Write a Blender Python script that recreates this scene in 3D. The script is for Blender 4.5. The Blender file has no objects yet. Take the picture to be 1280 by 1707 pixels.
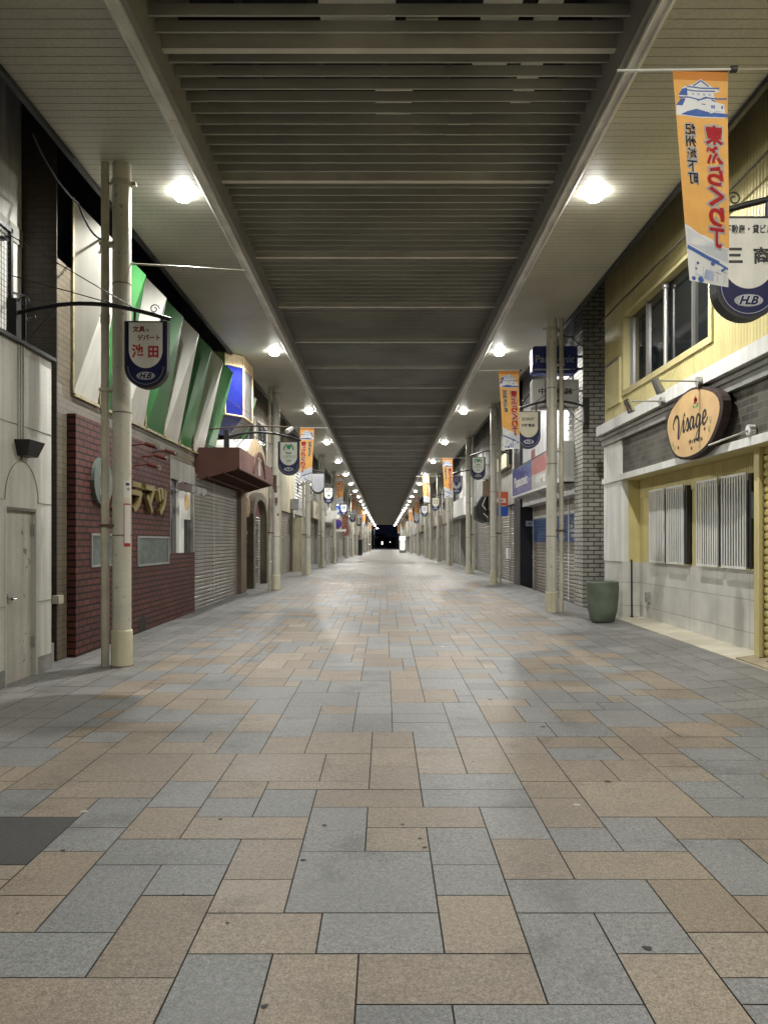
import bpy, math, random
import numpy as np
from mathutils import Vector, Matrix

# ------------------------------------------------------------------ camera, sky, exposure
SC = bpy.context.scene
COL = SC.collection
R = math.radians
CAM_H = 1.5
cam_d = bpy.data.cameras.new('camera')
cam = bpy.data.objects.new('camera', cam_d)
COL.objects.link(cam)
cam_d.sensor_fit = 'VERTICAL'
cam_d.sensor_height = 36.0
cam_d.sensor_width = 27.0
F_PX = 1282.0
cam_d.lens = 36.0 * F_PX / 1707.0
cam_d.clip_start = 0.05
cam_d.clip_end = 3000
cam_d.shift_y = 50.5 / 1707.0
cam_d.shift_x = -1.0 / 1707.0
cam.location = (0, 0, CAM_H)
cam.rotation_euler = (R(90), 0, 0)
SC.camera = cam

world = bpy.data.worlds.new('World')
SC.world = world
world.use_nodes = True
wn = world.node_tree
bg = wn.nodes['Background']
sky = wn.nodes.new('ShaderNodeTexSky')
sky.sky_type = 'NISHITA'
sky.sun_disc = False
sky.sun_elevation = R(-4.0)
sky.sun_rotation = R(180)
glow = wn.nodes.new('ShaderNodeMix')          # faint navy of a night sky over a town
glow.data_type = 'RGBA'
glow.blend_type = 'ADD'
glow.inputs['Factor'].default_value = 1
glow.inputs['B'].default_value = (.018, .022, .045, 1)
wn.links.new(sky.outputs['Color'], glow.inputs['A'])
wn.links.new(glow.outputs['Result'], bg.inputs['Color'])
bg.inputs['Strength'].default_value = 0.15

sun_d = bpy.data.lights.new('moonlight', 'SUN')
sun_d.energy = 0.004
sun_d.angle = R(0.5)
sun_d.color = (0.75, 0.85, 1.0)
sun = bpy.data.objects.new('moonlight', sun_d)
sun.rotation_euler = (R(50), 0, R(200))
COL.objects.link(sun)

LAMP_W = 720.0
LAMP_COL = (1.0, 0.985, 0.935)
SC.view_settings.view_transform = 'Standard'
SC.view_settings.look = 'None'
SC.view_settings.exposure = 0.0
SC.view_settings.gamma = 1.0
SC.render.engine = 'CYCLES'
SC.cycles.use_denoising = True
SC.cycles.max_bounces = 8
SC.cycles.diffuse_bounces = 5
SC.cycles.glossy_bounces = 3
SC.cycles.transmission_bounces = 3
SC.cycles.sample_clamp_indirect = 4.0
SC.cycles.caustics_reflective = False
SC.cycles.caustics_refractive = False

rng = random.Random(11)

# street profile: it climbs a little, then drops away
_Y = [-30, -12, 0, 9, 15.3, 24, 42, 70, 100, 150, 200, 420]
_Z = [-.18, -.074, 0, .056, .095, .15, .215, .15, -.04, -.27, -.40, -.7]
_yy = np.linspace(-30, 420, 901)
_zz = np.interp(_yy, _Y, _Z)
_k = np.ones(21) / 21
_zs = np.convolve(np.pad(_zz, 10, 'edge'), _k, 'valid')
def zf(y):
    return float(np.interp(y, _yy, _zs))

def zg(x, y):        # paving rises a little towards the right-hand shops
    return zf(y) + .075 * max((x - 2.997) / 1.05, 0)

ORD = ['first', 'second', 'third', 'fourth', 'fifth', 'sixth', 'seventh', 'eighth', 'ninth', 'tenth', 'eleventh',
       'twelfth', 'thirteenth', 'fourteenth', 'fifteenth', 'sixteenth', 'seventeenth', 'eighteenth', 'nineteenth',
       'twentieth', 'twenty-first', 'twenty-second', 'twenty-third', 'twenty-fourth', 'twenty-fifth', 'twenty-sixth']

# ------------------------------------------------------------------ materials
def S(r, g, b):
    f = lambda c: (c / 255 / 12.92) if c / 255 <= .04045 else ((c / 255 + .055) / 1.055) ** 2.4
    return (f(r), f(g), f(b))

MATS = {}
def mat(name, col, rough=.6, metal=0.0, vary=.18, scale=3.0, fine=0.0, bump=0.0, streak=0.0, emit=None, spec=.5, stain=None):
    m = bpy.data.materials.new(name)
    m.use_nodes = True
    nt = m.node_tree
    b = nt.nodes['Principled BSDF']
    b.inputs['Roughness'].default_value = rough
    b.inputs['Metallic'].default_value = metal
    b.inputs['Specular IOR Level'].default_value = spec
    tc = nt.nodes.new('ShaderNodeTexCoord')
    cur = nt.nodes.new('ShaderNodeRGB')
    cur.outputs[0].default_value = (*col, 1)
    out = cur.outputs[0]
    def mul(out, fac_socket, lo, hi=1.0, a=.35, bb=.65):
        mr = nt.nodes.new('ShaderNodeMapRange')
        mr.inputs['From Min'].default_value = a
        mr.inputs['From Max'].default_value = bb
        mr.inputs['To Min'].default_value = lo
        mr.inputs['To Max'].default_value = hi
        nt.links.new(fac_socket, mr.inputs['Value'])
        mx = nt.nodes.new('ShaderNodeMix')
        mx.data_type = 'RGBA'
        mx.blend_type = 'MULTIPLY'
        mx.inputs['Factor'].default_value = 1
        nt.links.new(out, mx.inputs['A'])
        nt.links.new(mr.outputs['Result'], mx.inputs['B'])
        return mx.outputs['Result']
    def noise(sc, det=4, vec=None):
        n = nt.nodes.new('ShaderNodeTexNoise')
        n.inputs['Scale'].default_value = sc
        n.inputs['Detail'].default_value = det
        nt.links.new(vec if vec else tc.outputs['Object'], n.inputs['Vector'])
        return n.outputs['Fac']
    if vary > 0:
        out = mul(out, noise(scale), 1 - vary, 1 + vary * .35)
    if fine > 0:
        out = mul(out, noise(scale * 30, 2), 1 - fine, 1 + fine * .5)
    if streak > 0:
        mp = nt.nodes.new('ShaderNodeMapping')
        mp.inputs['Scale'].default_value = (5, 5, .35)
        nt.links.new(tc.outputs['Object'], mp.inputs['Vector'])
        out = mul(out, noise(1.6, 5, mp.outputs['Vector']), 1 - streak, 1.0, .38, .62)
    if stain:
        n = noise(stain[0], 6)
        out = mul(out, n, stain[1], 1.0, stain[2], stain[2] + .06)
    nt.links.new(out, b.inputs['Base Color'])
    if bump > 0:
        bn = nt.nodes.new('ShaderNodeBump')
        bn.inputs['Strength'].default_value = bump
        bn.inputs['Distance'].default_value = .01
        nt.links.new(noise(scale * 18, 3), bn.inputs['Height'])
        nt.links.new(bn.outputs['Normal'], b.inputs['Normal'])
    if emit:
        b.inputs['Emission Color'].default_value = (*emit[0], 1)
        b.inputs['Emission Strength'].default_value = emit[1]
    MATS[name] = m
    return m

def brick(name, c1, c2, mortar, bw, bh, ms=.008, rough=.55, offset=.5, bump=.6, spec=.5):
    m = bpy.data.materials.new(name)
    m.use_nodes = True
    nt = m.node_tree
    b = nt.nodes['Principled BSDF']
    b.inputs['Roughness'].default_value = rough
    b.inputs['Specular IOR Level'].default_value = spec
    tc = nt.nodes.new('ShaderNodeTexCoord')
    sp = nt.nodes.new('ShaderNodeSeparateXYZ')
    nt.links.new(tc.outputs['Object'], sp.inputs[0])
    ad = nt.nodes.new('ShaderNodeMath')
    ad.operation = 'ADD'
    nt.links.new(sp.outputs['X'], ad.inputs[0])
    nt.links.new(sp.outputs['Y'], ad.inputs[1])
    cb = nt.nodes.new('ShaderNodeCombineXYZ')
    nt.links.new(ad.outputs[0], cb.inputs['X'])
    nt.links.new(sp.outputs['Z'], cb.inputs['Y'])
    br = nt.nodes.new('ShaderNodeTexBrick')
    br.offset = offset
    br.inputs['Color1'].default_value = (*c1, 1)
    br.inputs['Color2'].default_value = (*c2, 1)
    br.inputs['Mortar'].default_value = (*mortar, 1)
    br.inputs['Scale'].default_value = 1
    br.inputs['Mortar Size'].default_value = ms
    br.inputs['Mortar Smooth'].default_value = .1
    br.inputs['Bias'].default_value = 0
    br.inputs['Brick Width'].default_value = bw
    br.inputs['Row Height'].default_value = bh
    nt.links.new(cb.outputs[0], br.inputs['Vector'])
    n = nt.nodes.new('ShaderNodeTexNoise')
    n.inputs['Scale'].default_value = 1.8
    n.inputs['Detail'].default_value = 6
    nt.links.new(tc.outputs['Object'], n.inputs['Vector'])
    mr = nt.nodes.new('ShaderNodeMapRange')
    mr.inputs['From Min'].default_value = .3
    mr.inputs['From Max'].default_value = .7
    mr.inputs['To Min'].default_value = .72
    mr.inputs['To Max'].default_value = 1.1
    nt.links.new(n.outputs['Fac'], mr.inputs['Value'])
    mx = nt.nodes.new('ShaderNodeMix')
    mx.data_type = 'RGBA'
    mx.blend_type = 'MULTIPLY'
    mx.inputs['Factor'].default_value = 1
    nt.links.new(br.outputs['Color'], mx.inputs['A'])
    nt.links.new(mr.outputs['Result'], mx.inputs['B'])
    nt.links.new(mx.outputs['Result'], b.inputs['Base Color'])
    bn = nt.nodes.new('ShaderNodeBump')
    bn.invert = True
    bn.inputs['Strength'].default_value = bump
    bn.inputs['Distance'].default_value = .012
    nt.links.new(br.outputs['Fac'], bn.inputs['Height'])
    nt.links.new(bn.outputs['Normal'], b.inputs['Normal'])
    MATS[name] = m
    return m

# paint, stone, metal
mat('soffit_paint', (.47, .455, .385), .5, vary=.16, scale=.9, fine=.08)
mat('soffit_gap', (.10, .09, .07), .8)
mat('trim_metal', (.82, .81, .78), .3, .1, vary=.2, scale=2.5, bump=.15)
mat('upstand_paint', (.25, .24, .22), .45, vary=.15, scale=1.2)
mat('slat_paint', (.37, .365, .345), .5, vary=.2, scale=.8)
mat('rib_paint', (.58, .56, .50), .4, vary=.15, scale=2)
mat('roof_sheet', (.012, .013, .02), .7)
mat('roof_steel', (.07, .068, .062), .6)
mat('roof_pale', (.75, .75, .72), .6)
mat('gutter_dark', (.006, .006, .007), .5, vary=.3)
mat('post_paint', (.60, .58, .49), .36, vary=.12, scale=2.2, fine=.08, streak=.14, bump=.08, stain=(13, .6, .305))
mat('post_sleeve', (.62, .58, .42), .42, vary=.15, scale=3, streak=.18, bump=.1)
mat('pipe_paint', (.52, .49, .39), .42, vary=.2, scale=3, streak=.25)
mat('rust', (.12, .07, .045), .8, vary=.4, scale=8)
mat('steel', (.45, .45, .44), .3, .9, vary=.2)
mat('black_iron', (.012, .012, .014), .45, vary=.3)
mat('black_plastic', (.02, .02, .022), .4)
mat('cable_black', (.015, .015, .015), .6)
mat('wire_white', (.6, .6, .56), .5)
mat('cream_panel', (.56, .555, .505), .5, vary=.12, scale=1.2, streak=.22, fine=.06)
mat('cream_seam', (.16, .15, .12), .7)
mat('door_paint', (.52, .50, .45), .5, vary=.15, scale=2, streak=.25, fine=.1, stain=(9, .35, .30))
mat('grey_base', (.20, .20, .19), .8, vary=.3, scale=5)
mat('white_wall', (.55, .54, .50), .7, vary=.25, scale=1.2, streak=.35)
mat('dark_wall', (.055, .047, .040), .8, vary=.3, scale=2)
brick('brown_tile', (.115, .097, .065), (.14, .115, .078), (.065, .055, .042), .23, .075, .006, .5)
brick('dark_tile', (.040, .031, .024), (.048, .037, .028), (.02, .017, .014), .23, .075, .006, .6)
brick('red_tile', (.092, .027, .022), (.122, .039, .032), (.012, .007, .006), .235, .085, .013, .6, spec=.25)
brick('grey_brick', (.36, .35, .31), (.44, .43, .385), (.07, .067, .06), .245, .089, .012, .6)
brick('band_tile', (.055, .052, .042), (.115, .105, .082), (.14, .13, .105), .20, .085, .006, .55, bump=.3)
brick('navy_tile', (.006, .009, .014), (.012, .015, .021), (.004, .004, .005), .1, .1, .006, .35)
brick('stone_panel', (.62, .61, .57), (.68, .67, .62), (.40, .39, .36), .92, .40, .006, .45, offset=0, bump=.2)
brick('threshold_stone', (.55, .51, .40), (.62, .58, .46), (.36, .33, .27), .45, .45, .004, .5)
mat('yellow_paint', (.63, .55, .25), .45, vary=.12, scale=1.5, streak=.12)
mat('yellow_pale', (.62, .55, .28), .4, vary=.12, scale=2)
mat('white_paint', (.80, .80, .77), .4, vary=.12, scale=2, streak=.15)
mat('moulding_grey', (.28, .28, .26), .55, vary=.2)
mat('glass_dark', (.012, .015, .016), .06, vary=.2, scale=1, spec=.7)
mat('glass_block', (.10, .135, .125), .25, vary=.35, scale=9, bump=.4)
mat('alu', (.48, .48, .46), .35, .7, vary=.1)
mat('shutter_grey', (.28, .265, .235), .42, .15, vary=.2, scale=1.5, streak=.2)
mat('shutter_warm', (.28, .25, .215), .45, .15, vary=.2, scale=1.5, streak=.2)
mat('shutter_blue', (.030, .075, .21), .45, vary=.15)
mat('shutter_yellow', (.58, .49, .19), .42, vary=.12, streak=.12)
mat('panel_white', (.66, .65, .59), .32, vary=.1, scale=1, streak=.12)
mat('panel_green', (.032, .165, .042), .35, vary=.12, scale=1.5, streak=.15)
mat('gold_frame', (.34, .29, .16), .5, .2, vary=.4, scale=12)
mat('bay_cream', (.66, .50, .30), .6, vary=.22, scale=9, fine=.15)
mat('bay_blue', (.009, .015, .16), .8, vary=.3, scale=10, fine=.25, spec=.08)
mat('bay_blue_shade', (.010, .016, .11), .6, vary=.22, scale=10, fine=.2)  # darker copy of the blue: shade painted on the downward-facing foot
mat('bay_grey', (.13, .125, .12), .5, vary=.35, scale=6)
mat('bay_brown', (.13, .11, .06), .6, vary=.25, scale=4)
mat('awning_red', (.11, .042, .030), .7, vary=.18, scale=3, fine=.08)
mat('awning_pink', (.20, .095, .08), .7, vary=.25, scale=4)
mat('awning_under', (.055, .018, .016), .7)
mat('vault_white', (.50, .48, .45), .5, vary=.2, scale=3)
mat('sign_white', (.72, .71, .66), .3, vary=.1, scale=4, streak=.12)
mat('sign_cream', (.52, .49, .36), .35, vary=.1, scale=5)
mat('sign_navy', (.006, .008, .066), .45, vary=.15, spec=.3)
mat('sign_grey', (.34, .35, .38), .4)
mat('ink_black', (.010, .010, .012), .5, vary=0)
mat('ink_red', (.38, .03, .03), .5, vary=0)
mat('ink_brown', (.16, .03, .02), .5, vary=0)
mat('ink_green', (.03, .28, .09), .5, vary=0)
mat('ink_lightgreen', (.16, .36, .14), .5, vary=0)
mat('ink_blue', (.03, .07, .30), .5, vary=0)
mat('ink_white', (.62, .62, .60), .5, vary=0)
mat('cloth_orange', (.66, .35, .095), .8, vary=.1, scale=6)
mat('cloth_hem', (.50, .19, .03), .8, vary=.1)
mat('cloth_white', (.62, .62, .62), .8, vary=.08)
mat('cloth_red', (.60, .035, .045), .8, vary=0)
mat('cloth_blue', (.05, .11, .34), .8, vary=.15, scale=30)
mat('cloth_paleblue', (.33, .39, .54), .8, vary=.2, scale=18)
mat('cloth_black', (.012, .012, .016), .8, vary=0)
mat('wood_face', (.62, .41, .19), .5, vary=.15, scale=3, fine=.12)
mat('bark', (.040, .022, .018), .8, vary=.35, scale=9, bump=.8)
mat('gold_letter', (.27, .22, .075), .35, .5, vary=.15)
mat('teal', (.05, .20, .17), .4)
mat('teal_edge', (.11, .14, .12), .5)
mat('spot_red', (.09, .022, .016), .4)
mat('spot_grey', (.22, .22, .21), .35, .4)
mat('chrome', (.75, .75, .74), .12, 1.0, vary=.05)
mat('pot_green', (.115, .145, .105), .6, vary=.3, scale=4, fine=.12, bump=.15)
mat('soil', (.02, .015, .012), .95)
mat('board_wood', (.40, .34, .23), .7, vary=.3, scale=3, fine=.2)
mat('elec_blue', (.010, .020, .17), .55, vary=.1)
mat('elec_fascia_blue', (.020, .035, .24), .22, vary=.1)
mat('elec_red', (.30, .07, .06), .3)
mat('elec_grey', (.34, .335, .31), .35, vary=.15)
mat('box_white', (.60, .60, .57), .45, vary=.1, streak=.2)
mat('facade_white', (.62, .62, .64), .45, vary=.1, streak=.15)
mat('orange_sign', (.50, .15, .02), .4)
mat('red_orange', (.48, .075, .025), .4)
mat('road_blue', (.012, .07, .36), .35, vary=.1)
mat('no_park_blue', (.030, .022, .22), .35, vary=.1)
mat('no_park_red', (.22, .015, .04), .4)
mat('plaster_cream', (.46, .42, .30), .75, vary=.2, scale=1.4, streak=.3)
mat('plaster_grey', (.28, .27, .24), .75, vary=.25, scale=1.4, streak=.3)
mat('plaster_beige', (.37, .32, .24), .75, vary=.2, scale=1.4, streak=.3)
mat('plaster_white', (.52, .51, .47), .7, vary=.2, scale=1.4, streak=.3)
mat('plaster_brown', (.16, .11, .07), .75, vary=.25, scale=1.4)
mat('concrete', (.25, .25, .23), .8, vary=.3, scale=2, streak=.35)
mat('dark_inside', (.02, .018, .015), .9)
mat('room_brown', (.10, .075, .045), .8, vary=.3)
mat('city_dark', (.05, .055, .075), .8, vary=.3)
mat('lamp_glow', (.9, .9, .85), .4, vary=0, emit=((1, .985, .93), 60))
mat('sign_lit', (.9, .9, .85), .4, vary=0, emit=((.95, 1, .93), 2.6))
mat('window_lit', (.9, .85, .7), .4, vary=0, emit=((1, .93, .75), 3.0))
mat('red_dim', (.20, .05, .04), .5)
mat('joint', (.03, .028, .025), .9)
mat('gum', (.035, .033, .03), .7)
mat('gum_pale', (.45, .47, .43), .7)

# granite setts: colour per tile + speckle + grime
def pave_mat():
    m = bpy.data.materials.new('granite_tile')
    m.use_nodes = True
    nt = m.node_tree
    b = nt.nodes['Principled BSDF']
    at = nt.nodes.new('ShaderNodeAttribute')
    at.attribute_name = 'tile'
    tc = nt.nodes.new('ShaderNodeTexCoord')
    out = at.outputs['Color']
    def mulnoise(out, sc, det, a, bb, lo, hi, rough=.5):
        n = nt.nodes.new('ShaderNodeTexNoise')
        n.inputs['Scale'].default_value = sc
        n.inputs['Detail'].default_value = det
        n.inputs['Roughness'].default_value = rough
        nt.links.new(tc.outputs['Object'], n.inputs['Vector'])
        mr = nt.nodes.new('ShaderNodeMapRange')
        mr.inputs['From Min'].default_value = a
        mr.inputs['From Max'].default_value = bb
        mr.inputs['To Min'].default_value = lo
        mr.inputs['To Max'].default_value = hi
        nt.links.new(n.outputs['Fac'], mr.inputs['Value'])
        mx = nt.nodes.new('ShaderNodeMix')
        mx.data_type = 'RGBA'
        mx.blend_type = 'MULTIPLY'
        mx.inputs['Factor'].default_value = 1
        nt.links.new(out, mx.inputs['A'])
        nt.links.new(mr.outputs['Result'], mx.inputs['B'])
        return mx.outputs['Result'], n.outputs['Fac']
    out, f1 = mulnoise(out, 150, 3, .34, .66, .66, 1.30)
    out, f2 = mulnoise(out, 45, 5, .35, .65, .80, 1.14, .65)
    out, f3 = mulnoise(out, .9, 6, .36, .62, .80, 1.06, .62)
    out, f4 = mulnoise(out, 2.3, 8, .30, .45, .70, 1.0, .65)
    nt.links.new(out, b.inputs['Base Color'])
    mr = nt.nodes.new('ShaderNodeMapRange')
    mr.inputs['From Min'].default_value = .3
    mr.inputs['From Max'].default_value = .7
    mr.inputs['To Min'].default_value = .44
    mr.inputs['To Max'].default_value = .62
    nt.links.new(f3, mr.inputs['Value'])
    nt.links.new(mr.outputs['Result'], b.inputs['Roughness'])
    b.inputs['Specular IOR Level'].default_value = .42
    bn = nt.nodes.new('ShaderNodeBump')
    bn.inputs['Strength'].default_value = .12
    bn.inputs['Distance'].default_value = .004
    nt.links.new(f1, bn.inputs['Height'])
    nt.links.new(bn.outputs['Normal'], b.inputs['Normal'])
    MATS['granite_tile'] = m
pave_mat()

# ------------------------------------------------------------------ mesh builder
class MB:
    def __init__(s):
        s.v = []; s.f = []; s.m = []; s.sm = []; s.mn = []
    def mi(s, name):
        if name not in s.mn:
            s.mn.append(name)
        return s.mn.index(name)
    def face(s, pts, m, smooth=False):
        i = len(s.v)
        s.v += [tuple(p) for p in pts]
        s.f.append(tuple(range(i, i + len(pts)))); s.m.append(s.mi(m)); s.sm.append(smooth)
        return s
    def geo(s, verts, faces, m, smooth=False):
        i = len(s.v)
        s.v += [tuple(p) for p in verts]
        k = s.mi(m)
        for f in faces:
            s.f.append(tuple(i + a for a in f)); s.m.append(k); s.sm.append(smooth)
        return s
    def box(s, x0, x1, y0, y1, z0, z1, m):
        x0, x1 = sorted((x0, x1)); y0, y1 = sorted((y0, y1)); z0, z1 = sorted((z0, z1))
        V = [(x0, y0, z0), (x1, y0, z0), (x1, y1, z0), (x0, y1, z0), (x0, y0, z1), (x1, y0, z1), (x1, y1, z1), (x0, y1, z1)]
        return s.geo(V, [(0, 3, 2, 1), (4, 5, 6, 7), (0, 1, 5, 4), (1, 2, 6, 5), (2, 3, 7, 6), (3, 0, 4, 7)], m)
    def bar(s, p0, p1, w, m, h=None):
        p0, p1 = Vector(p0), Vector(p1)
        d = (p1 - p0).normalized()
        a = d.cross(Vector((0, 0, 1)))
        a = a.normalized() if a.length > 1e-4 else Vector((1, 0, 0))
        c = d.cross(a).normalized()
        h = h or w
        V = []
        for p in (p0, p1):
            for q in ((-1, -1), (1, -1), (1, 1), (-1, 1)):
                V.append(p + a * q[0] * w / 2 + c * q[1] * h / 2)
        return s.geo(V, [(0, 3, 2, 1), (4, 5, 6, 7), (0, 1, 5, 4), (1, 2, 6, 5), (2, 3, 7, 6), (3, 0, 4, 7)], m)
    def tube(s, pts, r, m, n=8, cap=True):
        pts = [Vector(p) for p in pts]
        rs = r if isinstance(r, (list, tuple)) else [r] * len(pts)
        V = []; F = []
        ref = None
        for i, p in enumerate(pts):
            t = (pts[min(i + 1, len(pts) - 1)] - pts[max(i - 1, 0)]).normalized()
            if ref is None:
                ref = t.orthogonal().normalized()
            a = (ref - t * ref.dot(t))
            a = a.normalized() if a.length > 1e-5 else t.orthogonal().normalized()
            ref = a
            c = t.cross(a)
            for k in range(n):
                g = 2 * math.pi * k / n
                V.append(p + (a * math.cos(g) + c * math.sin(g)) * rs[i])
        for i in range(len(pts) - 1):
            for k in range(n):
                F.append((i * n + k, i * n + (k + 1) % n, (i + 1) * n + (k + 1) % n, (i + 1) * n + k))
        s.geo(V, F, m, True)
        if cap:
            s.face([V[k] for k in range(n)][::-1], m); s.face([V[-n + k] for k in range(n)], m)
        return s
    def cyl(s, p0, p1, r, m, n=20, r1=None):
        return s.tube([p0, p1], [r, r if r1 is None else r1], m, n)
    def lathe(s, c, prof, m, n=32, axis='z'):
        V = []; F = []
        for (r, h) in prof:
            for k in range(n):
                g = 2 * math.pi * k / n
                V.append((c[0] + r * math.cos(g), c[1] + r * math.sin(g), c[2] + h))
        for i in range(len(prof) - 1):
            for k in range(n):
                F.append((i * n + k, i * n + (k + 1) % n, (i + 1) * n + (k + 1) % n, (i + 1) * n + k))
        return s.geo(V, F, m, True)
    def prism(s, pts, off, m, m_side=None):
        """pts: polygon in space, off: extrusion vector"""
        a = [Vector(p) for p in pts]; o = Vector(off)
        b = [p + o for p in a]
        s.face(a, m); s.face(b[::-1], m_side or m)
        n = len(a)
        for i in range(n):
            s.face([a[(i + 1) % n], a[i], b[i], b[(i + 1) % n]], m_side or m)
        return s
    def build(s, name, parent=None, bevel=0):
        me = bpy.data.meshes.new(name)
        me.from_pydata(s.v, [], s.f)
        for n in s.mn:
            me.materials.append(MATS[n])
        me.polygons.foreach_set('material_index', s.m)
        me.polygons.foreach_set('use_smooth', s.sm)
        me.update()
        o = bpy.data.objects.new(name, me)
        COL.objects.link(o)
        if parent is not None:
            o.parent = parent
            o.matrix_parent_inverse = WM[parent.name].inverted()
        WM[o.name] = Matrix.Identity(4)
        if bevel:
            bv = o.modifiers.new('edge', 'BEVEL'); bv.width = bevel; bv.segments = 2; bv.limit_method = 'ANGLE'
        return o

WM = {}
def tag(o, label=None, cat=None, group=None, kind=None):
    if label: o['label'] = label
    if cat: o['category'] = cat
    if group: o['group'] = group
    if kind: o['kind'] = kind
    return o
def thing(name, loc, label, cat, group=None):
    o = bpy.data.objects.new(name, None)
    o.empty_display_size = .1
    o.location = loc
    COL.objects.link(o)
    WM[o.name] = Matrix.Translation(loc)
    return tag(o, label, cat, group)
def kids(o):
    return [c for c in bpy.data.objects if c.parent == o]
def dup(o, loc=None, label=None, parent=None):
    c = o.copy()
    COL.objects.link(c)
    if loc is not None: c.location = loc
    if label: c['label'] = label
    if parent is not None: c.parent = parent
    for k in kids(o):
        dup(k, None, None, c)
    return c

# lettering: built-in font -> flat mesh
_tcache = {}
def glyphs(body, bold=0.0, shear=0.0, depth=.05):
    key = (body, bold, shear, depth)
    if key in _tcache: return _tcache[key]
    c = bpy.data.curves.new('lettering', 'FONT')
    c.body = body; c.offset = bold; c.shear = shear; c.extrude = depth; c.resolution_u = 3
    o = bpy.data.objects.new('lettering', c)
    COL.objects.link(o)
    bpy.context.view_layer.update()
    me = o.to_mesh()
    V = np.array([tuple(v.co) for v in me.vertices], dtype=float)
    F = [tuple(p.vertices) for p in me.polygons]
    o.to_mesh_clear()
    bpy.data.objects.remove(o); bpy.data.curves.remove(c)
    lo, hi = V.min(0), V.max(0)
    V[:, :2] -= (lo[:2] + hi[:2]) / 2
    _tcache[key] = (V, F, hi - lo)
    return _tcache[key]
def write(mb, body, o, U, Vv, w, h, m, bold=0.0, shear=0.0, t=.004, warp=None, grow=0.0, keep=False):
    """letters centred at o, fitted into w x h; U right, V up (unit); grow widens the outline"""
    base = glyphs(body, 0.0, shear)[2]
    V, F, d = glyphs(body, bold + grow, shear)
    sx, sy = w / base[0], h / base[1]
    if keep: sx = sy = min(sx, sy)
    U, Vv = Vector(U), Vector(Vv); N = U.cross(Vv)
    if U.cross(Vv).length < .5: N = Vector((0, -1, 0))
    P = []
    for a in V:
        q = (a[0] * sx, a[1] * sy, (1 if a[2] > 0 else -1) * t / 2)
        if warp: P.append(warp(q))
        else: P.append(Vector(o) + U * q[0] + Vv * q[1] + N * q[2])
    mb.geo(P, F, m)

UPV = (0, 0, 1)

# ------------------------------------------------------------------ pavement
BX, BY = .1545, .1507
X0, Y0 = -.093, 2.47
def setcell(i, j):
    return X0 + BX * i, Y0 + BY * j
GREY = [(.205, .209, .208), (.19, .196, .197), (.216, .218, .215), (.198, .203, .203)]
BRWN = [(.25, .205, .157), (.235, .19, .143), (.262, .217, .168), (.244, .20, .156), (.226, .184, .14)]
PALE = [(.275, .235, .188)]
DARK = [(.035, .036, .037)]
EDGE = [(.19, .19, .182), (.205, .204, .195), (.178, .178, .172), (.216, .212, .20)]
def g2(px, py):           # photograph point on the near pavement -> metres
    d = py - 896.0
    return (px - 641.0) / d * 1.5, 1923.0 / d
def c5(x, y): return g2(x / 2.0, 1300 + y / 2.0)
def c6(x, y): return g2(640 + x / 2.0, 1300 + y / 2.0)
NEAR = [
 ('d', (-2.30, c5(0, 137)[1]), c5(80, 302)), ('b', c5(135, 252), c5(215, 400)), ('b', (-1.63, c5(0, 402)[1]), c5(115, 525)),
 ('g', c5(320, 295), c5(380, 523)), ('g', (-1.63, c5(0, 527)[1]), c5(285, 677)), ('g', c5(535, 293), c5(712, 393)),
 ('b', c5(470, 397), c5(583, 672)), ('b', (-1.32, c5(0, 677)[1]), (-.70, 2.17)), ('g', c5(395, 207), c5(757, 290)),
 ('b', c5(803, 205), c5(985, 338)), ('p', c5(750, 338), c5(947, 448)), ('b', c5(695, 452), c5(1055, 585)),
 ('g', c5(628, 590), (-.4045, 2.17)), ('b', c5(907, 590), (-.093, 2.17)), ('g', c5(1075, 450), c6(200, 583)),
 ('g', c5(1005, 243), c6(182, 445)), ('g', c5(330, 72), c5(415, 170)), ('g', c5(240, 170), c5(350, 248)),
 ('g', c5(555, 13), c5(665, 97)), ('b', c5(490, 97), c5(600, 204)), ('b', c5(650, 130), c5(1010, 203)),
 ('b', c5(735, 0), c5(868, 66)), ('g', c5(690, 68), c5(845, 128)), ('g', c5(885, 38), c5(1030, 128)),
 ('b', c5(903, 0), c5(1230, 35)), ('b', c5(1055, 38), c6(132, 90)), ('g', c5(1045, 95), c5(1222, 243)),
 ('b', c5(1225, 95), c6(340, 158)), ('b', c5(1225, 165), c6(152, 240)), ('b', c5(205, 17), c5(500, 70)),
 ('b', c5(165, 75), c5(255, 137)), ('g', c5(45, 25), c5(75, 137)), ('g', c6(127, 33), c6(492, 88)),
 ('g', c6(318, 90), c6(552, 192)), ('b', c6(360, 195), c6(637, 326)), ('g', c6(410, 328), c6(950, 437)),
 ('g', c6(145, 160), c6(383, 282)), ('g', c6(165, 284), c6(418, 383)), ('b', c6(180, 386), c6(488, 580)),
 ('b', c5(1197, 588), c6(550, 748)), ('g', c6(445, 440), c6(865, 746)), ('g', c6(703, 438), c6(1060, 573)),
 ('b', c6(783, 577), (c6(1060, 575)[0], 2.17)), ('b', c6(875, 327), c6(1270, 503)), ('p', c6(1015, 503), c6(1430, 652)),
 ('b', c6(595, 235), c6(1100, 325)), ('g', c6(550, 157), c6(797, 232)), ('g', c6(730, 122), c6(1013, 232)),
 ('b', c6(490, 57), c6(735, 155)), ('b', c6(460, 0), c6(655, 55)), ('b', c6(625, 3), c6(1095, 117)),
 ('b', c6(905, 117), c6(1400, 190)), ('g', c6(985, 193), c6(1420, 378)), ('g', c6(955, 0), c6(1195, 53)),
 ('g', c6(1045, 55), c6(1370, 115)), ('g', c5(1190, 757), (.218, 2.17)), ('g', c6(232, 755), (.8357, 2.17)),
]
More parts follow.
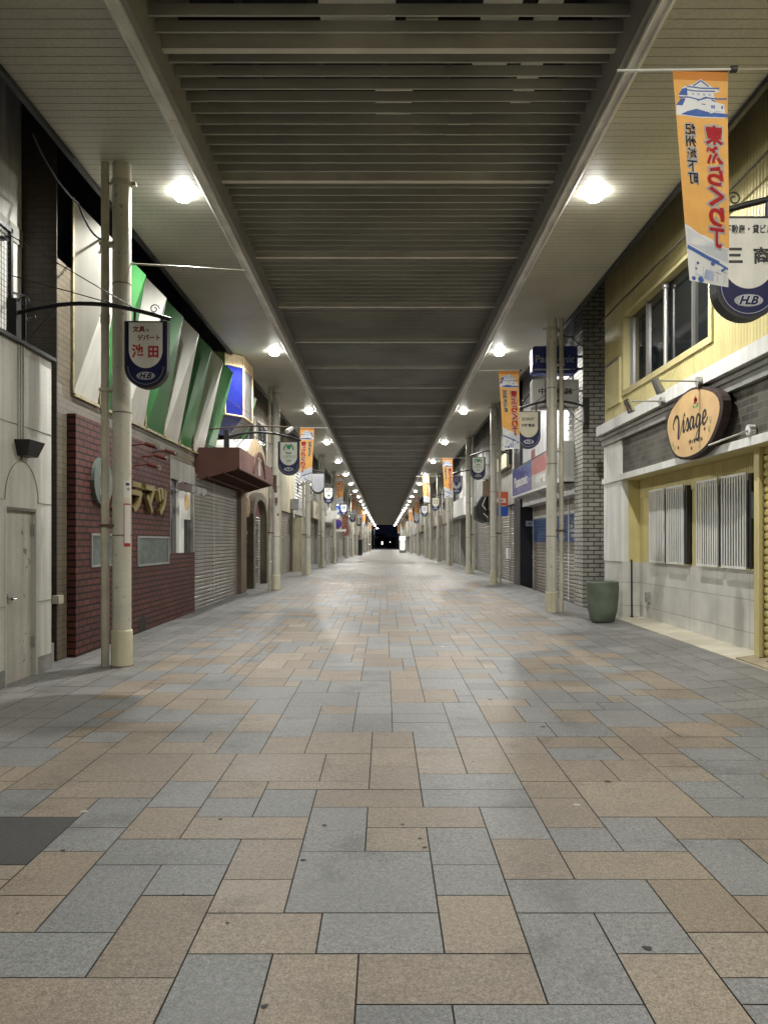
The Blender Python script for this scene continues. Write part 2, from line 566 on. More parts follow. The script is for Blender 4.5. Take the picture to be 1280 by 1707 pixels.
def build_pavement():
    i_lo, i_hi = -27, 27
    j_lo, j_hi = -32, 1330
    W = i_hi - i_lo
    occ = np.zeros((W, j_hi - j_lo), dtype=bool)
    tiles = []
    pal = {'g': GREY, 'b': BRWN, 'p': PALE, 'd': DARK}
    for (c, lt, rb) in NEAR:
        ia = round((lt[0] - X0) / BX); ib = round((rb[0] - X0) / BX)
        ja = round((rb[1] - Y0) / BY); jb = round((lt[1] - Y0) / BY)
        ia = max(ia, i_lo); ib = min(ib, i_hi)
        if ib <= ia or jb <= ja: continue
        # keep only what is still free
        sub = occ[ia - i_lo:ib - i_lo, ja - j_lo:jb - j_lo]
        while sub.any() and jb > ja:
            if sub[:, -1].any(): jb -= 1
            elif sub[:, 0].any(): ja += 1
            elif sub[0, :].any(): ia += 1
            else: ib -= 1
            if ib <= ia: break
            sub = occ[ia - i_lo:ib - i_lo, ja - j_lo:jb - j_lo]
        if ib <= ia or jb <= ja: continue
        occ[ia - i_lo:ib - i_lo, ja - j_lo:jb - j_lo] = True
        tiles.append((ia, ib, ja, jb, rng.choice(pal[c])))
    sizes = [(2, 2), (3, 2), (2, 3), (4, 2), (2, 4), (3, 2), (2, 3), (4, 4), (3, 3), (4, 2), (2, 4), (3, 4)]
    for j in range(j_lo, j_hi):
        for i in range(i_lo, i_hi):
            if occ[i - i_lo, j - j_lo]: continue
            edge = i < -17 or i >= 20
            opts = [(2, 4), (2, 2), (3, 2), (2, 3)] if edge else rng.sample(sizes, 6)
            if edge: rng.shuffle(opts)
            opts = opts + [(2, 2), (2, 1), (1, 2), (1, 1)]
            for (a, b) in opts:
                lim = -17 if i < -17 else (20 if i < 20 else i_hi)
                if i + a > lim or j + b > j_hi: continue
                if occ[i - i_lo:i + a - i_lo, j - j_lo:j + b - j_lo].any(): continue
                # avoid leaving 1-cell slivers
                if i + a == lim - 1: continue
                break
            else:
                a = b = 1
            occ[i - i_lo:i + a - i_lo, j - j_lo:j + b - j_lo] = True
            if edge: col = rng.choice(EDGE)
            else:
                col = rng.choice(GREY if rng.random() < .52 else BRWN)
                if rng.random() < .06: col = PALE[0]
            tiles.append((i, i + a, j, j + b, col))
    me = bpy.data.meshes.new('pavement')
    V = []; F = []; C = []; M = []
    g = .0032
    for (ia, ib, ja, jb, col) in tiles:
        xa, ya = setcell(ia, ja); xb, yb = setcell(ib, jb)
        k = 1.05 + .16 * rng.random()
        cc = tuple(c * k for c in col)
        n = len(V)
        dz = rng.uniform(-.0006, .0006)
        V += [(xa + g, ya + g, zg(xa, ya) + dz), (xb - g, ya + g, zg(xb, ya) + dz), (xb - g, yb - g, zg(xb, yb) + dz), (xa + g, yb - g, zg(xa, yb) + dz)]
        F.append((n, n + 1, n + 2, n + 3)); C.append(cc); M.append(0)
    # bed that shows in the joints
    ys = [-12 + 2.0 * k for k in range(110)]
    for k in range(len(ys) - 1):
        n = len(V)
        a, b = ys[k], ys[k + 1]
        V += [(-4.6, a, zf(a) - .005), (4.6, a, zf(a) - .005), (4.6, b, zf(b) - .005), (-4.6, b, zf(b) - .005)]
        F.append((n, n + 1, n + 2, n + 3)); C.append((.05, .05, .045)); M.append(1)
    # trodden gum and drips
    spots = [(505, 1434, .012, 2), (1079, 1581, .016, 2), (141, 1353, .02, 3), (962, 1342, .018, 3), (708, 1413, .012, 2), (700, 1398, .01, 2),
             (105, 1418, .012, 2), (541, 1376, .012, 2), (441, 1678, .012, 2), (1012, 1303, .02, 2), (368, 1366, .012, 2), (440, 1088, .03, 3),
             (738, 1078, .03, 3), (817, 1166, .022, 2), (905, 1212, .02, 2)]
    for q in range(34):
        spots.append((None, None, rng.uniform(.005, .011), 2))
    for si, (px, py, r, mi) in enumerate(spots):
        if px is None:
            x, y = rng.uniform(-3, 3.2), rng.uniform(2.5, 16)
        else:
            x, y = g2(px, py)
        n = len(V); N = 9
        for k in range(N):
            a = 2 * math.pi * k / N
            rr = r * rng.uniform(.7, 1.15)
            V.append((x + rr * 1.2 * math.cos(a), y + rr * math.sin(a), zg(x, y) + .0020 + si * 1.5e-5))
        F.append(tuple(range(n, n + N))); C.append((.04, .04, .04)); M.append(mi)
    me.from_pydata(V, [], F)
    for nme in ('granite_tile', 'joint', 'gum', 'gum_pale'):
        me.materials.append(MATS[nme])
    me.polygons.foreach_set('material_index', M)
    ca = me.color_attributes.new('tile', 'FLOAT_COLOR', 'CORNER')
    buf = []
    for p, c in zip(me.polygons, C):
        for _ in p.loop_indices: buf += [c[0], c[1], c[2], 1.0]
    ca.data.foreach_set('color', buf)
    me.update()
    o = bpy.data.objects.new('pavement', me)
    COL.objects.link(o)
    tag(o, 'street pavement of grey and tan granite tiles running down the arcade', 'pavement', kind='structure')
build_pavement()

# wider ground under everything
gb = MB()
ys = [-14, 0, 30, 60, 100, 150, 204, 300, 600]
for a, b in zip(ys, ys[1:]):
    gb.face([(-90, a, zf(a) - .03), (90, a, zf(a) - .03), (90, b, zf(b) - .03), (-90, b, zf(b) - .03)], 'concrete')
tag(gb.build('ground'), 'dark concrete ground beneath the shops and beyond the arcade', 'ground', kind='structure')

# ------------------------------------------------------------------ arcade roof
ZS = 5.92            # boarded ceiling
ZL = 6.16            # underside of the slats
YA, YB = -12.0, 205.0
roof = thing('arcade_roof', (0, YA, ZS), 'long arcade roof with beige boarded edges and dark cross slats over the street', 'roof')
for sgn, xi, xo in ((-1, 2.28, 3.54), (1, 2.36, 3.62)):
    b = MB()
    y = YA
    while y < YB:
        b.face([(sgn * xi, y, ZS), (sgn * xo, y, ZS), (sgn * xo, y + .118, ZS), (sgn * xi, y + .118, ZS)], 'soffit_paint')
        b.face([(sgn * xi, y + .118, ZS), (sgn * xo, y + .118, ZS), (sgn * xo, y + .118, ZS + .012), (sgn * xi, y + .118, ZS + .012)], 'soffit_paint')
        y += .125
    b.face([(sgn * xi, YA, ZS + .013), (sgn * xo, YA, ZS + .013), (sgn * xo, YB, ZS + .013), (sgn * xi, YB, ZS + .013)], 'soffit_gap')
    b.build('ceiling_boards', roof)
    b = MB()
    y = YA
    while y < YB:
        b.box(sgn * (xi - .135), sgn * (xi - .005), y, y + 3.99, ZS - .035, ZS + .02, 'trim_metal')
        b.prism([(sgn * (xi + .02), y, ZS - .001), (sgn * (xi - .035), y, ZS - .075), (sgn * (xi - .05), y, ZS - .075), (sgn * (xi - .05), y, ZS - .037), (sgn * (xi - .005), y, ZS - .001)], (0, 3.99, 0), 'trim_metal')
        b.box(sgn * (xi - .135), sgn * (xi - .12), y, y + 3.99, ZS - .06, ZS - .037, 'trim_metal')
        y += 4.0
    b.build('edge_trim', roof)
    b = MB()
    b.box(sgn * (xi - .135), sgn * (xi - .19), YA, YB, ZS - .02, 7.3, 'upstand_paint')
    b.build('side_upstand', roof)
    b = MB()
    b.box(sgn * xo, sgn * (xo + .05), YA, YB, ZS - .06, ZS + .22, 'gutter_dark')
    if sgn > 0: b.tube([(xo + .30, YA, ZS - .42), (xo + .30, YB, ZS - .42)], .016, 'dark_wall', 6)
    b.build('gutter', roof)
    # roof deck above the boards
    b = MB()
    b.box(sgn * (xi - .12), sgn * (xo + .15), YA, YB, ZS + .25, ZS + .30, 'roof_sheet')
    b.build('roof_deck', roof)
b = MB()
k = 0
y = 7.25 - 2.64 * 8 + .0
while y < YB:
    if k % 12 == 0:
        b.box(-2.13, 2.20, y - .02, y + .03, ZL - .01, ZL + .16, 'rib_paint')
        b.box(-2.13, 2.20, y - .035, y + .045, ZL - .026, ZL - .012, 'rib_paint')
    else:
        b.box(-2.13, 2.20, y - .010, y + .010, ZL, ZL + .104, 'slat_paint')
    y += .22; k += 1
b.build('ceiling_slats', roof)
b = MB()
b.box(-2.4, 2.4, YA, YB, 7.3, 7.36, 'roof_sheet')
for xx in (-1.5, -.75, 0, .75, 1.5):
    b.box(xx - .03, xx + .03, YA, YB, 7.0, 7.12, 'roof_steel')
y = YA
while y < 60:
    b.box(-2.1, 2.1, y, y + .1, 6.72, 6.9, 'roof_steel')
    y += 1.32
for (xa, xb, ya, yb_) in ((.9, 1.25, 6.3, 7.9), (1.4, 1.62, 6.2, 8.6), (.2, .5, 7.2, 7.6), (-.6, .1, 5.2, 7.4), (.75, 1.0, 8.8, 9.5), (-1.2, -.4, 4.8, 6.1),
                          (.5, .8, 4.6, 6.2), (1.1, 1.3, 9.1, 9.9), (-.1, .3, 8.2, 8.9), (-1.6, -1.3, 5.0, 6.6)):
    b.box(xa, xb, ya, yb_, 6.40, 6.43, 'roof_pale')
b.build('roof_frame', roof)

# ceiling lamps, two rows
LAMP_Y = [9.71 + 8.05 * k for k in range(-2, 25)]
lamp0 = thing('ceiling_lamp', (0, 0, 0), 'x', 'lamp', 'round lamps along both edges of the arcade ceiling')
b = MB(); b.lathe((0, 0, 0), [(.0, .0), (.14, .0), (.14, -.006), (.128, -.010), (.11, -.010)], 'white_paint', 28); b.build('trim_ring', lamp0)
b = MB(); b.lathe((0, 0, 0), [(.118, -.006), (.124, -.03), (.118, -.062), (.09, -.094), (.05, -.108), (.0, -.112)], 'lamp_glow', 24); b.build('diffuser', lamp0)
ld = bpy.data.lights.new('lamp_light', 'SPOT')
ld.spot_size = R(172); ld.spot_blend = .35
ld.energy = LAMP_W; ld.color = LAMP_COL; ld.shadow_soft_size = .05
lo = bpy.data.objects.new('lamp_light', ld); COL.objects.link(lo); lo.parent = lamp0; lo.location = (0, 0, -.125)
first = True
for sgn, x, side in ((-1, -2.54, 'left'), (1, 2.645, 'right')):
    for n, y in enumerate(LAMP_Y):
        if n == 1 and sgn < 0: continue      # no light shows from here in the photograph
        if n < 2: lab = 'round ceiling lamp of the %s row overhead, nearer than the first one in view' % side
        else: lab = 'lit round ceiling lamp, %s from the front in the %s row' % (ORD[n - 2], side)
        if first:
            lamp0.location = (x, y, ZS); lamp0['label'] = lab; first = False
        else:
            dup(lamp0, (x, y, ZS), lab)

# ------------------------------------------------------------------ posts
def make_post(sgn):
    p = thing('street_post', (0, 0, 0), 'x', 'post', 'cream steel posts carrying the arcade roof')
    b = MB(); b.cyl((0, 0, 0), (0, 0, 6.3), .106, 'post_paint', 28)
    for zz in (1.52, 2.95, 4.45):
        b.cyl((0, 0, zz), (0, 0, zz + .012), .1085, 'rust', 28)
    b.build('shaft', p)
    b = MB(); b.lathe((0, 0, 0), [(.122, -.1), (.122, .40), (.118, .42), (.106, .425)], 'post_sleeve', 28); b.lathe((0, 0, 0), [(.135, -.02), (.135, .004), (.123, .010)], 'rust', 28); b.build('base_sleeve', p)
    b = MB(); b.cyl((0, 0, 5.60), (0, 0, 5.66), .122, 'pipe_paint', 24); b.box(-.17, .17, -.03, .03, 5.61, 5.65, 'pipe_paint'); b.build('top_collar', p)
    b = MB(); x = sgn * .185
    b.cyl((x, -.03, -.1), (x, -.03, 6.3), .046, 'pipe_paint', 16)
    b.cyl((x, -.03, 1.45), (x, -.03, 1.55), .053, 'pipe_paint', 16)
    b.cyl((x, -.03, 4.0), (x, -.03, 4.1), .053, 'pipe_paint', 16)
    b.build('downpipe', p)
    b = MB()
    for zz in (1.62, 3.2, 4.9):
        b = MB()
        b.box(sgn * .05, sgn * .24, -.085, .03, zz, zz + .035, 'rust' if zz < 2 else 'pipe_paint')
        b.build('pipe_clamp', p)
    return p
LPOST = [(-3.07, 9.0, 'by the dark red tiled wall'), (-3.11, 22.1, 'beside the dark red awning'), (-3.13, 31.4, ''), (-3.13, 39.0, ''), (-3.13, 48.0, ''),
         (-3.13, 64.5, ''), (-3.13, 75.7, ''), (-3.13, 87, ''), (-3.13, 106, ''), (-3.13, 125, ''), (-3.13, 149, ''), (-3.13, 175, '')]
RPOST = [(3.31, 15.26, 'in front of the blue shutter'), (3.47, 24.5, 'beside the orange shop sign'), (3.47, 31.9, ''), (3.45, 41.5, ''), (3.45, 49.5, ''),
         (3.45, 57.4, ''), (3.45, 64.5, ''), (3.45, 80.4, ''), (3.45, 101.7, ''), (3.45, 134, ''), (3.45, 165, '')]
for sgn, L, side in ((-1, LPOST, 'left'), (1, RPOST, 'right')):
    p0 = make_post(sgn)
    for n, (x, y, extra) in enumerate(L):
        lab = ('cream steel post with downpipe, %s on the %s' % (extra, side)) if extra else \
              ('round cream steel post with downpipe, %s from the front along the %s side' % (ORD[n], side))
        loc = (x, y, zf(y))
        if n == 0:
            p0.location = loc; p0['label'] = lab
        else:
            q_ = dup(p0, loc, lab)
            WM[q_.name] = Matrix.Translation(loc)
            if n == 1 and sgn < 0: POST2 = q_
# flyers and a tie rod on the first left post
def patch(cx, cy, r, a0, a1, z0, z1, m, name, lab=None):
    b = MB()
    N = 6
    for k in range(N):
        g0, g1 = R(a0 + (a1 - a0) * k / N), R(a0 + (a1 - a0) * (k + 1) / N)
        p = lambda g, z: (cx + r * math.cos(g), cy + r * math.sin(g), z)
        b.face([p(g0, z0), p(g1, z0), p(g1, z1), p(g0, z1)], m)
    return b
b = MB()
for (a0, a1, z0_, z1_) in ((-140, -75, 3.02, 3.42), (-120, -70, 2.92, 3.10), (-105, -60, 2.62, 2.78), (-95, -70, 2.55, 2.63), (-70, -40, 2.25, 2.33)):
    t_ = patch(-3.11, 22.1, .108, a0, a1, z0_, z1_, 'rust', 'x'); b.geo(t_.v, t_.f, 'rust')
b.build('peeled_paint', POST2)
st = thing('sticker', (-2.97, 8.95, 2.2), 'small white wireless notice stuck on the nearest cream post', 'sticker')
patch(-3.07, 9.0, .1085, -62, -8, 2.02, 2.22, 'ink_white', 'x').build('notice_sheet', st)
b = patch(-3.07, 9.0, .1093, -48, -22, 2.16, 2.19, 'ink_black', 'x')
for k, rr in enumerate((.012, .024, .036)):
    for q in range(6):
        a = R(50 + q * 80 / 6); a2 = R(50 + (q + 1) * 80 / 6)
        f = lambda a, r: (-3.07 + .1095 * math.cos(R(-30) + r * math.cos(a) / .109), 9 + .1095 * math.sin(R(-30) + r * math.cos(a) / .109), 2.09 + r * math.sin(a))
        b.face([f(a, rr), f(a, rr + .006), f(a2, rr + .006), f(a2, rr)], 'ink_black')
b.build('printing', st)
st = thing('sticker', (-2.97, 8.95, 1.7), 'tall white notice with red rim, lower of two on the nearest cream post', 'sticker')
b = patch(-3.07, 9.0, .1085, -60, -8, 1.45, 1.95, 'ink_red', 'x'); b.build('red_rim', st)
b = patch(-3.07, 9.0, .1092, -56, -12, 1.49, 1.935, 'ink_white', 'x'); b.build('notice_sheet', st)
rod = MB(); rod.tube([(-2.98, 9.0, 4.76), (-2.2, 9.02, 4.72), (-1.62, 9.05, 4.69)], .011, 'pipe_paint', 6)
rod.bar((-2.35, 9.02, 4.72), (-2.35, 9.02, 4.66), .012, 'pipe_paint'); rod.bar((-1.85, 9.04, 4.70), (-1.85, 9.04, 4.64), .012, 'pipe_paint')
tag(rod.build('banner_pole'), 'bare white banner pole sticking out from the nearest left post', 'pole')

# ------------------------------------------------------------------ banners
BW, BH = .385, 1.45
def make_banner(mirror, side):
    """origin: middle of the cloth's top edge. mirror = seen from the back of the print"""
    o = thing('street_banner', (0, 0, 0), 'x', 'banner', 'orange street banners hung under the arcade')
    sg = -1 if mirror else 1
    def warp(u, v, n=0.0):       # u right across (-.5..+.5)*BW, v down metres
        t = v / BH
        wdt = 1 - .16 * t
        sh = .058 * t * (1 if side > 0 else -.9)
        ang = .50 * t
        wave = .018 * math.sin(t * 5 + 1) * (u / BW + .3)
        return Vector((u * wdt + sh, wave + u * math.sin(ang) * .8 + n, -v))
    b = MB()
    NU, NV = 6, 22
    def sheet(u0, u1, v0, v1, m, n, nu=NU, nv=NV):
        V = []; F = []
        for j in range(nv + 1):
            for i in range(nu + 1):
                V.append(warp(u0 + (u1 - u0) * i / nu, v0 + (v1 - v0) * j / nv, n))
        for j in range(nv):
            for i in range(nu):
                a = j * (nu + 1) + i
                F.append((a, a + nu + 1, a + nu + 2, a + 1))
        b.geo(V, F, m, True)
    hw = BW / 2
    sheet(-hw, hw, .06, 1.19, 'cloth_orange', 0)
    sheet(-hw, hw, -.012, .06, 'cloth_hem', 0, NU, 3)
    sheet(-hw, hw, 1.19, BH, 'cloth_white', 0, NU, 8)
    def poly(pts, m, n):         # pts in (u, v) as printed, both faces
        pts = [(u, v * .84 + .005) if v < .5 else (u, v) for u, v in pts]
        for q in (-n, n):
            b.face([warp(sg * u, v, q) for u, v in pts], m)
    # curved top of the white foot
    poly([(-hw, 1.2), (-hw, 1.20 - .0), (-.05, 1.20 - .05), (hw, 1.20 - .14), (hw, 1.2)], 'cloth_white', .0012)
    # castle print: a plain tower with two roofs on a rampart
    Wc = 'cloth_white'; B = 'cloth_blue'; P = 'cloth_paleblue'
    poly([(-.175, .36), (-.165, .25), (-.10, .235), (-.09, .165), (-.14, .15), (-.05, .095), (-.0, .055), (.055, .10), (.13, .125), (.165, .20), (.12, .215), (.185, .28), (.192, .36), (0, .372)], Wc, .0012)
    def line(pts, w, m):
        for (a, c) in zip(pts, pts[1:]):
            d = Vector((c[0] - a[0], c[1] - a[1])).normalized() * (w / 2)
            nx, ny = -d.y, d.x
            poly([(a[0] + nx, a[1] + ny), (c[0] + nx, c[1] + ny), (c[0] - nx, c[1] - ny), (a[0] - nx, a[1] - ny)], m, .0022)
    line([(-.055, .115), (.0, .068), (.055, .115)], .010, B)
    line([(-.13, .125), (.0, .13), (.10, .12)], .010, B)
    line([(-.10, .150), (.04, .155), (.13, .145)], .010, B)
    poly([(.10, .13), (.135, .14), (.165, .195), (.10, .195)], B, .0022)
    poly([(.115, .22), (.15, .225), (.188, .28), (.14, .28)], B, .0022)
    line([(-.185, .205), (-.11, .21), (-.04, .205), (.015, .225), (.09, .208), (.16, .212)], .011, B)
    line([(-.10, .232), (-.035, .20), (.03, .232)], .010, B)
    for u in (-.06, -.02, .02, .06): poly([(u - .008, .172), (u + .008, .172), (u + .008, .188), (u - .008, .188)], P, .0022)
    for u in (-.15, -.09, -.075): poly([(u - .006, .262), (u + .006, .262), (u + .006, .288), (u - .006, .288)], B, .0022)
    line([(-.05, .262), (0, .258)], .008, B)
    poly([(-.192, .325), (-.05, .32), (.04, .30), (.11, .325), (.16, .355), (.02, .362), (-.19, .352)], B, .0022)
    line([(-.16, .312), (-.06, .31)], .005, P)
    # street print at the foot
    for q in range(7):
        line([(-.18, 1.205 + .013 * q), (.0, 1.165 + .013 * q), (.18, 1.09 + .016 * q)], .0035, P)
    line([(-.10, 1.30), (.0, 1.275), (.185, 1.215)], .026, B)
    line([(-.185, 1.33), (-.09, 1.30)], .014, B)
    for (u, v, r) in ((.10, 1.32, .014), (.12, 1.36, .012), (-.04, 1.31, .02), (-.13, 1.345, .013), (-.15, 1.335, .013), (.08, 1.43, .03), (.15, 1.43, .02)):
        poly([(u + r * math.cos(a * .785), v + r * .7 * math.sin(a * .785)) for a in range(8)], B, .0022)
    for q in range(5):
        line([(-.16 + .07 * q, 1.33 + .01 * (q % 2)), (-.15 + .07 * q, 1.43)], .004, P)
        line([(-.18 + .06 * q, 1.36 + .012 * q), (-.12 + .06 * q, 1.35 + .012 * q)], .004, P)
    poly([(-.05, 1.36), (.03, 1.355), (.05, 1.42), (-.04, 1.43)], P, .0016)
    # lettering, each character in its own place down the cloth
    def chars(txt, u, v0, step, w, h, m, grow, n, slant):
        for q, ch in enumerate(txt):
            cv = v0 + step * q
            cu = u + slant * q
            V, F, d = glyphs(ch, grow, 0.0)
            base = glyphs(ch, 0.0, 0.0)[2]
            sx, sy = w / max(base[0], .55), h / max(base[1], .62)
            for sgnn in (-1, 1):
                P_ = [warp(sg * (cu + a[0] * sx), cv - a[1] * sy, sgnn * n) for a in V if True]
                b.geo(P_, F, m)
    chars('東ぶらくり丁', -.085, .43, .14, .118, .122, 'cloth_white', .13, .0018, 0)
    chars('東ぶらくり丁', -.085, .43, .14, .118, .122, 'cloth_red', .042, .0034, 0)
    chars('紀州城下町', .095, .40, .085, .072, .072, 'cloth_white', .12, .0018, 0)
    chars('紀州城下町', .095, .40, .085, .072, .072, 'cloth_black', .02, .0034, 0)
    b.build('cloth', o)
    s = 1 if side > 0 else -1
    b = MB(); b.tube([(-s * .57, 0, .004), (s * .225, 0, .012)], .009, 'wire_white', 8); b.build('pole', o)
    b = MB(); b.cyl((s * .205, 0, .012), (s * .245, 0, .013), .022, 'black_plastic', 12); b.build('end_cap', o)
    b = MB(); b.tube([(s * .24, 0, .013), (s * 1.15, .02, .03)], .004, 'soffit_paint', 5); b.build('mounting_rod', o)
    return o
# (x of cloth centre, y, z)
RB = [(2.15, 5.24, 4.71, 'nearest orange street banner, print seen from the back, above the yellow shop'), (2.32, 14.4, 4.71, 'orange street banner in front of the white appliance shop sign'),
      (2.33, 28.6, 4.62, ''), (2.30, 43.2, 5.2, ''), (2.30, 56, 4.75, ''), (2.30, 69, 4.5, ''), (2.3, 98, 4.5, ''), (2.3, 128, 4.4, '')]
LB = [(-2.11, 21.0, 4.62, 'orange street banner beside the green emblem sign, left side'), (-2.25, 39.5, 4.92, ''), (-2.25, 57, 5.0, ''), (-2.25, 71, 5.2, ''),
      (-2.25, 84, 4.9, ''), (-2.25, 97, 4.9, ''), (-2.25, 125, 4.7, '')]
for L, side, mir, nm in ((RB, 1, True, 'right'), (LB, -1, False, 'left')):
    b0 = make_banner(mir, side)
    for n, (x, y, z, lab) in enumerate(L):
        lab = lab or 'orange street banner, %s from the front along the %s side' % (ORD[n], nm)
        if n == 0: b0.location = (x, y, z); b0['label'] = lab
        else: dup(b0, (x, y, z), lab)

# ------------------------------------------------------------------ shield signs on iron brackets
SW, SH = .475, .745
def shield(w, h, top, inset=0.0, n=18):
    """polygon (u, v) flat top, half-round foot; v up from the top edge = 0"""
    r = w / 2 - inset
    yb = -(h - w / 2 * 1.0)
    pts = [(-r, -top), (-r, yb)]
    for k in range(1, n):
        a = math.pi + math.pi * k / n
        pts.append((r * math.cos(a), yb + r * math.sin(a)))
    pts += [(r, yb), (r, -top)]
    return pts
def hanging_sign(x, y, z, side, label, face='sign_white', paint=None, rim='black_iron', mount=None, wires=True, emblem=True, navy=True, detail=True):
    """x: sign centre, z: top of sign box"""
    xm = mount if mount is not None else side * 4.1
    o = thing('hanging_sign', (xm, y, z + .2), label, 'sign', 'shield shaped shop signs on iron brackets')
    f = lambda u, v, d=0.0: (x + u, y - d, z + v)
    b = MB()
    out = shield(SW, SH, 0)
    b.prism([f(u, v, .055) for u, v in out], (0, .11, 0), rim)
    b.build('sign_box', o)
    b = MB()
    if navy:
        b.face([f(u, v, .0565) for u, v in shield(SW, SH, .016, .026)], 'sign_navy')
        # thin light line
        A = shield(SW, SH, .012, .038, 18)[1:-1]; C = shield(SW, SH, .012, .043, 18)[1:-1]
        for k in range(len(A) - 1):
            b.face([f(*A[k], .0575), f(*A[k + 1], .0575), f(*C[k + 1], .0575), f(*C[k], .0575)], 'sign_grey')
        ins = [(-.187, -.018), (-.187, -.325)]
        for k in range(1, 18):
            a = math.pi + math.pi * k / 18
            ins.append((.187 * math.cos(a), -.325 + .20 * math.sin(a)))
        ins += [(.187, -.325), (.187, -.018)]
        b.face([f(u, v, .058) for u, v in ins], face)
        if emblem:
            b.face([f(.105 * math.cos(a * .2618), -.61 + .045 * math.sin(a * .2618), .058) for a in range(24)][::-1], 'sign_grey')
            write(b, 'H.B', f(0, -.61, .0595), (1, 0, 0), UPV, .135, .058, 'ink_white', .09, .35)
            write(b, 'H.B', f(0, -.61, .0605), (1, 0, 0), UPV, .135, .058, 'sign_navy', .045, .35)
    else:
        b.face([f(u, v, .0565) for u, v in shield(SW, SH * .93, .012, .02)], face)
    if paint: paint(b, f)
    b.build('sign_face', o)
    # bracket: arched bar from the wall, scrolls, two hangers
    b = MB()
    xe = x - side * .26
    N = 14
    pts = []
    for k in range(N + 1):
        t = k / N
        xx = xm + (xe - xm) * t
        pts.append((xx, y, z + .02 + .19 * math.sin(math.pi * (.12 + .86 * t)) ))
    b.tube(pts, .024, 'black_iron', 8)
    def zat(xx):
        t = (xx - xm) / (xe - xm)
        return z + .02 + .19 * math.sin(math.pi * (.12 + .86 * t))
    for u in (-.14, .16):
        b.tube([(x + u, y, z - .005), (x + u, y, zat(x + u))], .014, 'black_iron', 8)
    if detail:
        def scroll(cx, cz, r0, sgn2, up):
            P = []
            for k in range(26):
                a = k / 25 * math.pi * 2.6
                r = r0 * (1 - .75 * k / 25)
                P.append((cx + sgn2 * r * math.cos(a), y, cz + up * r * math.sin(a)))
            b.tube(P, .006, 'black_iron', 6)
        scroll(x + side * -.08, zat(x) + .045, .055, -side, 1)
        scroll(xm - side * .22, zat(xm - side * .2) - .09, .06, side, -1)
        scroll(xm - side * .14, zat(xm - side * .14) + .10, .07, side, 1)
        b.tube([(xm, y, z - .25), (xm - side * .2, y, z - .16), (xm - side * .5, y, zat(xm - side * .5) - .02)], .008, 'black_iron', 6)
    b.box(xm - side * .07, xm + side * .04, y - .05, y + .05, z - .24, z + .26, 'black_iron')
    b.build('bracket', o)
    if wires:
        b = MB()
        xa = x + side * .1
        b.tube([(xa, y, zat(xa)), (xm, y - .1, z + .95)], .006, 'cable_black', 5)
        b.tube([(xa, y, zat(xa)), (xm, y - .1, z + .50)], .006, 'cable_black', 5)
        b.build('stay_wire', o)
    return o
XU = (1, 0, 0)
def p_ikeda(b, f):
    write(b, '文具', f(-.075, -.092, .0595), XU, UPV, .13, .062, 'ink_brown', .03)
    write(b, 'の', f(.02, -.105, .0595), XU, UPV, .035, .033, 'ink_brown', .012)
    write(b, 'デパート', f(.035, -.185, .0595), XU, UPV, .245, .062, 'ink_brown', .03)
    write(b, '池', f(-.09, -.335, .0595), XU, UPV, .12, .14, 'ink_red', .03)
    write(b, '田', f(.085, -.345, .0595), XU, UPV, .105, .12, 'ink_red', .035)
def p_sansho(b, f):
    write(b, '不動産・貸ビル', f(0, -.095, .0595), XU, UPV, .345, .062, 'ink_black', .014)
    write(b, '三', f(-.10, -.285, .0595), XU, UPV, .105, .10, 'ink_black', .03)
    write(b, '商', f(.09, -.285, .0595), XU, UPV, .105, .115, 'ink_black', .03)
def p_sony(b, f):
    write(b, 'SONY', f(-.01, -.16, .0595), XU, UPV, .24, .058, 'ink_black', .02)
    write(b, '中野電器', f(-.01, -.285, .0595), XU, UPV, .26, .062, 'ink_black', .02)
def ring(b, f, cx, cy, r0, r1, a0, a1, m, d=.0595, sy=1.0):
    N = 16
    for k in range(N):
        g0, g1 = R(a0 + (a1 - a0) * k / N), R(a0 + (a1 - a0) * (k + 1) / N)
        b.face([f(cx + r0 * math.cos(g0), cy + sy * r0 * math.sin(g0), d), f(cx + r1 * math.cos(g0), cy + sy * r1 * math.sin(g0), d),
                f(cx + r1 * math.cos(g1), cy + sy * r1 * math.sin(g1), d), f(cx + r0 * math.cos(g1), cy + sy * r0 * math.sin(g1), d)], m)
def p_green(b, f):
    ring(b, f, 0, -.16, .085, .115, -20, 70, 'ink_green')
    ring(b, f, 0, -.16, .085, .115, 110, 200, 'ink_green')
    ring(b, f, 0, -.16, .085, .115, 230, 310, 'ink_green')
    b.face([f(.055 * math.cos(a * .5236) + .005, -.12 + .05 * math.sin(a * .5236), .0597) for a in range(12)][::-1], 'ink_green')
    b.face([f(-.015, -.12, .0599), f(.035, -.12, .0599), f(.01, -.20, .0599)][::-1], 'ink_green')
    write(b, 'ハラマツ', f(0, -.335, .0595), XU, UPV, .27, .06, 'ink_lightgreen', .03)
    write(b, '本店', f(0, -.425, .0595), XU, UPV, .10, .045, 'ink_green', .02)
def p_toki(b, f):
    write(b, 'ときわ', f(0, -.075, .0595), XU, UPV, .25, .055, 'ink_black', .03)
    write(b, 'あめしる', f(0, -.165, .0595), XU, UPV, .30, .05, 'ink_blue', .04)
    b.face([f(-.06, -.40, .0595), f(.06, -.40, .0595), f(.0, -.28, .0595)], 'ink_green')
    b.face([f(.0, -.40, .0597), f(.09, -.40, .0597), f(.05, -.33, .0597)], 'ink_black')
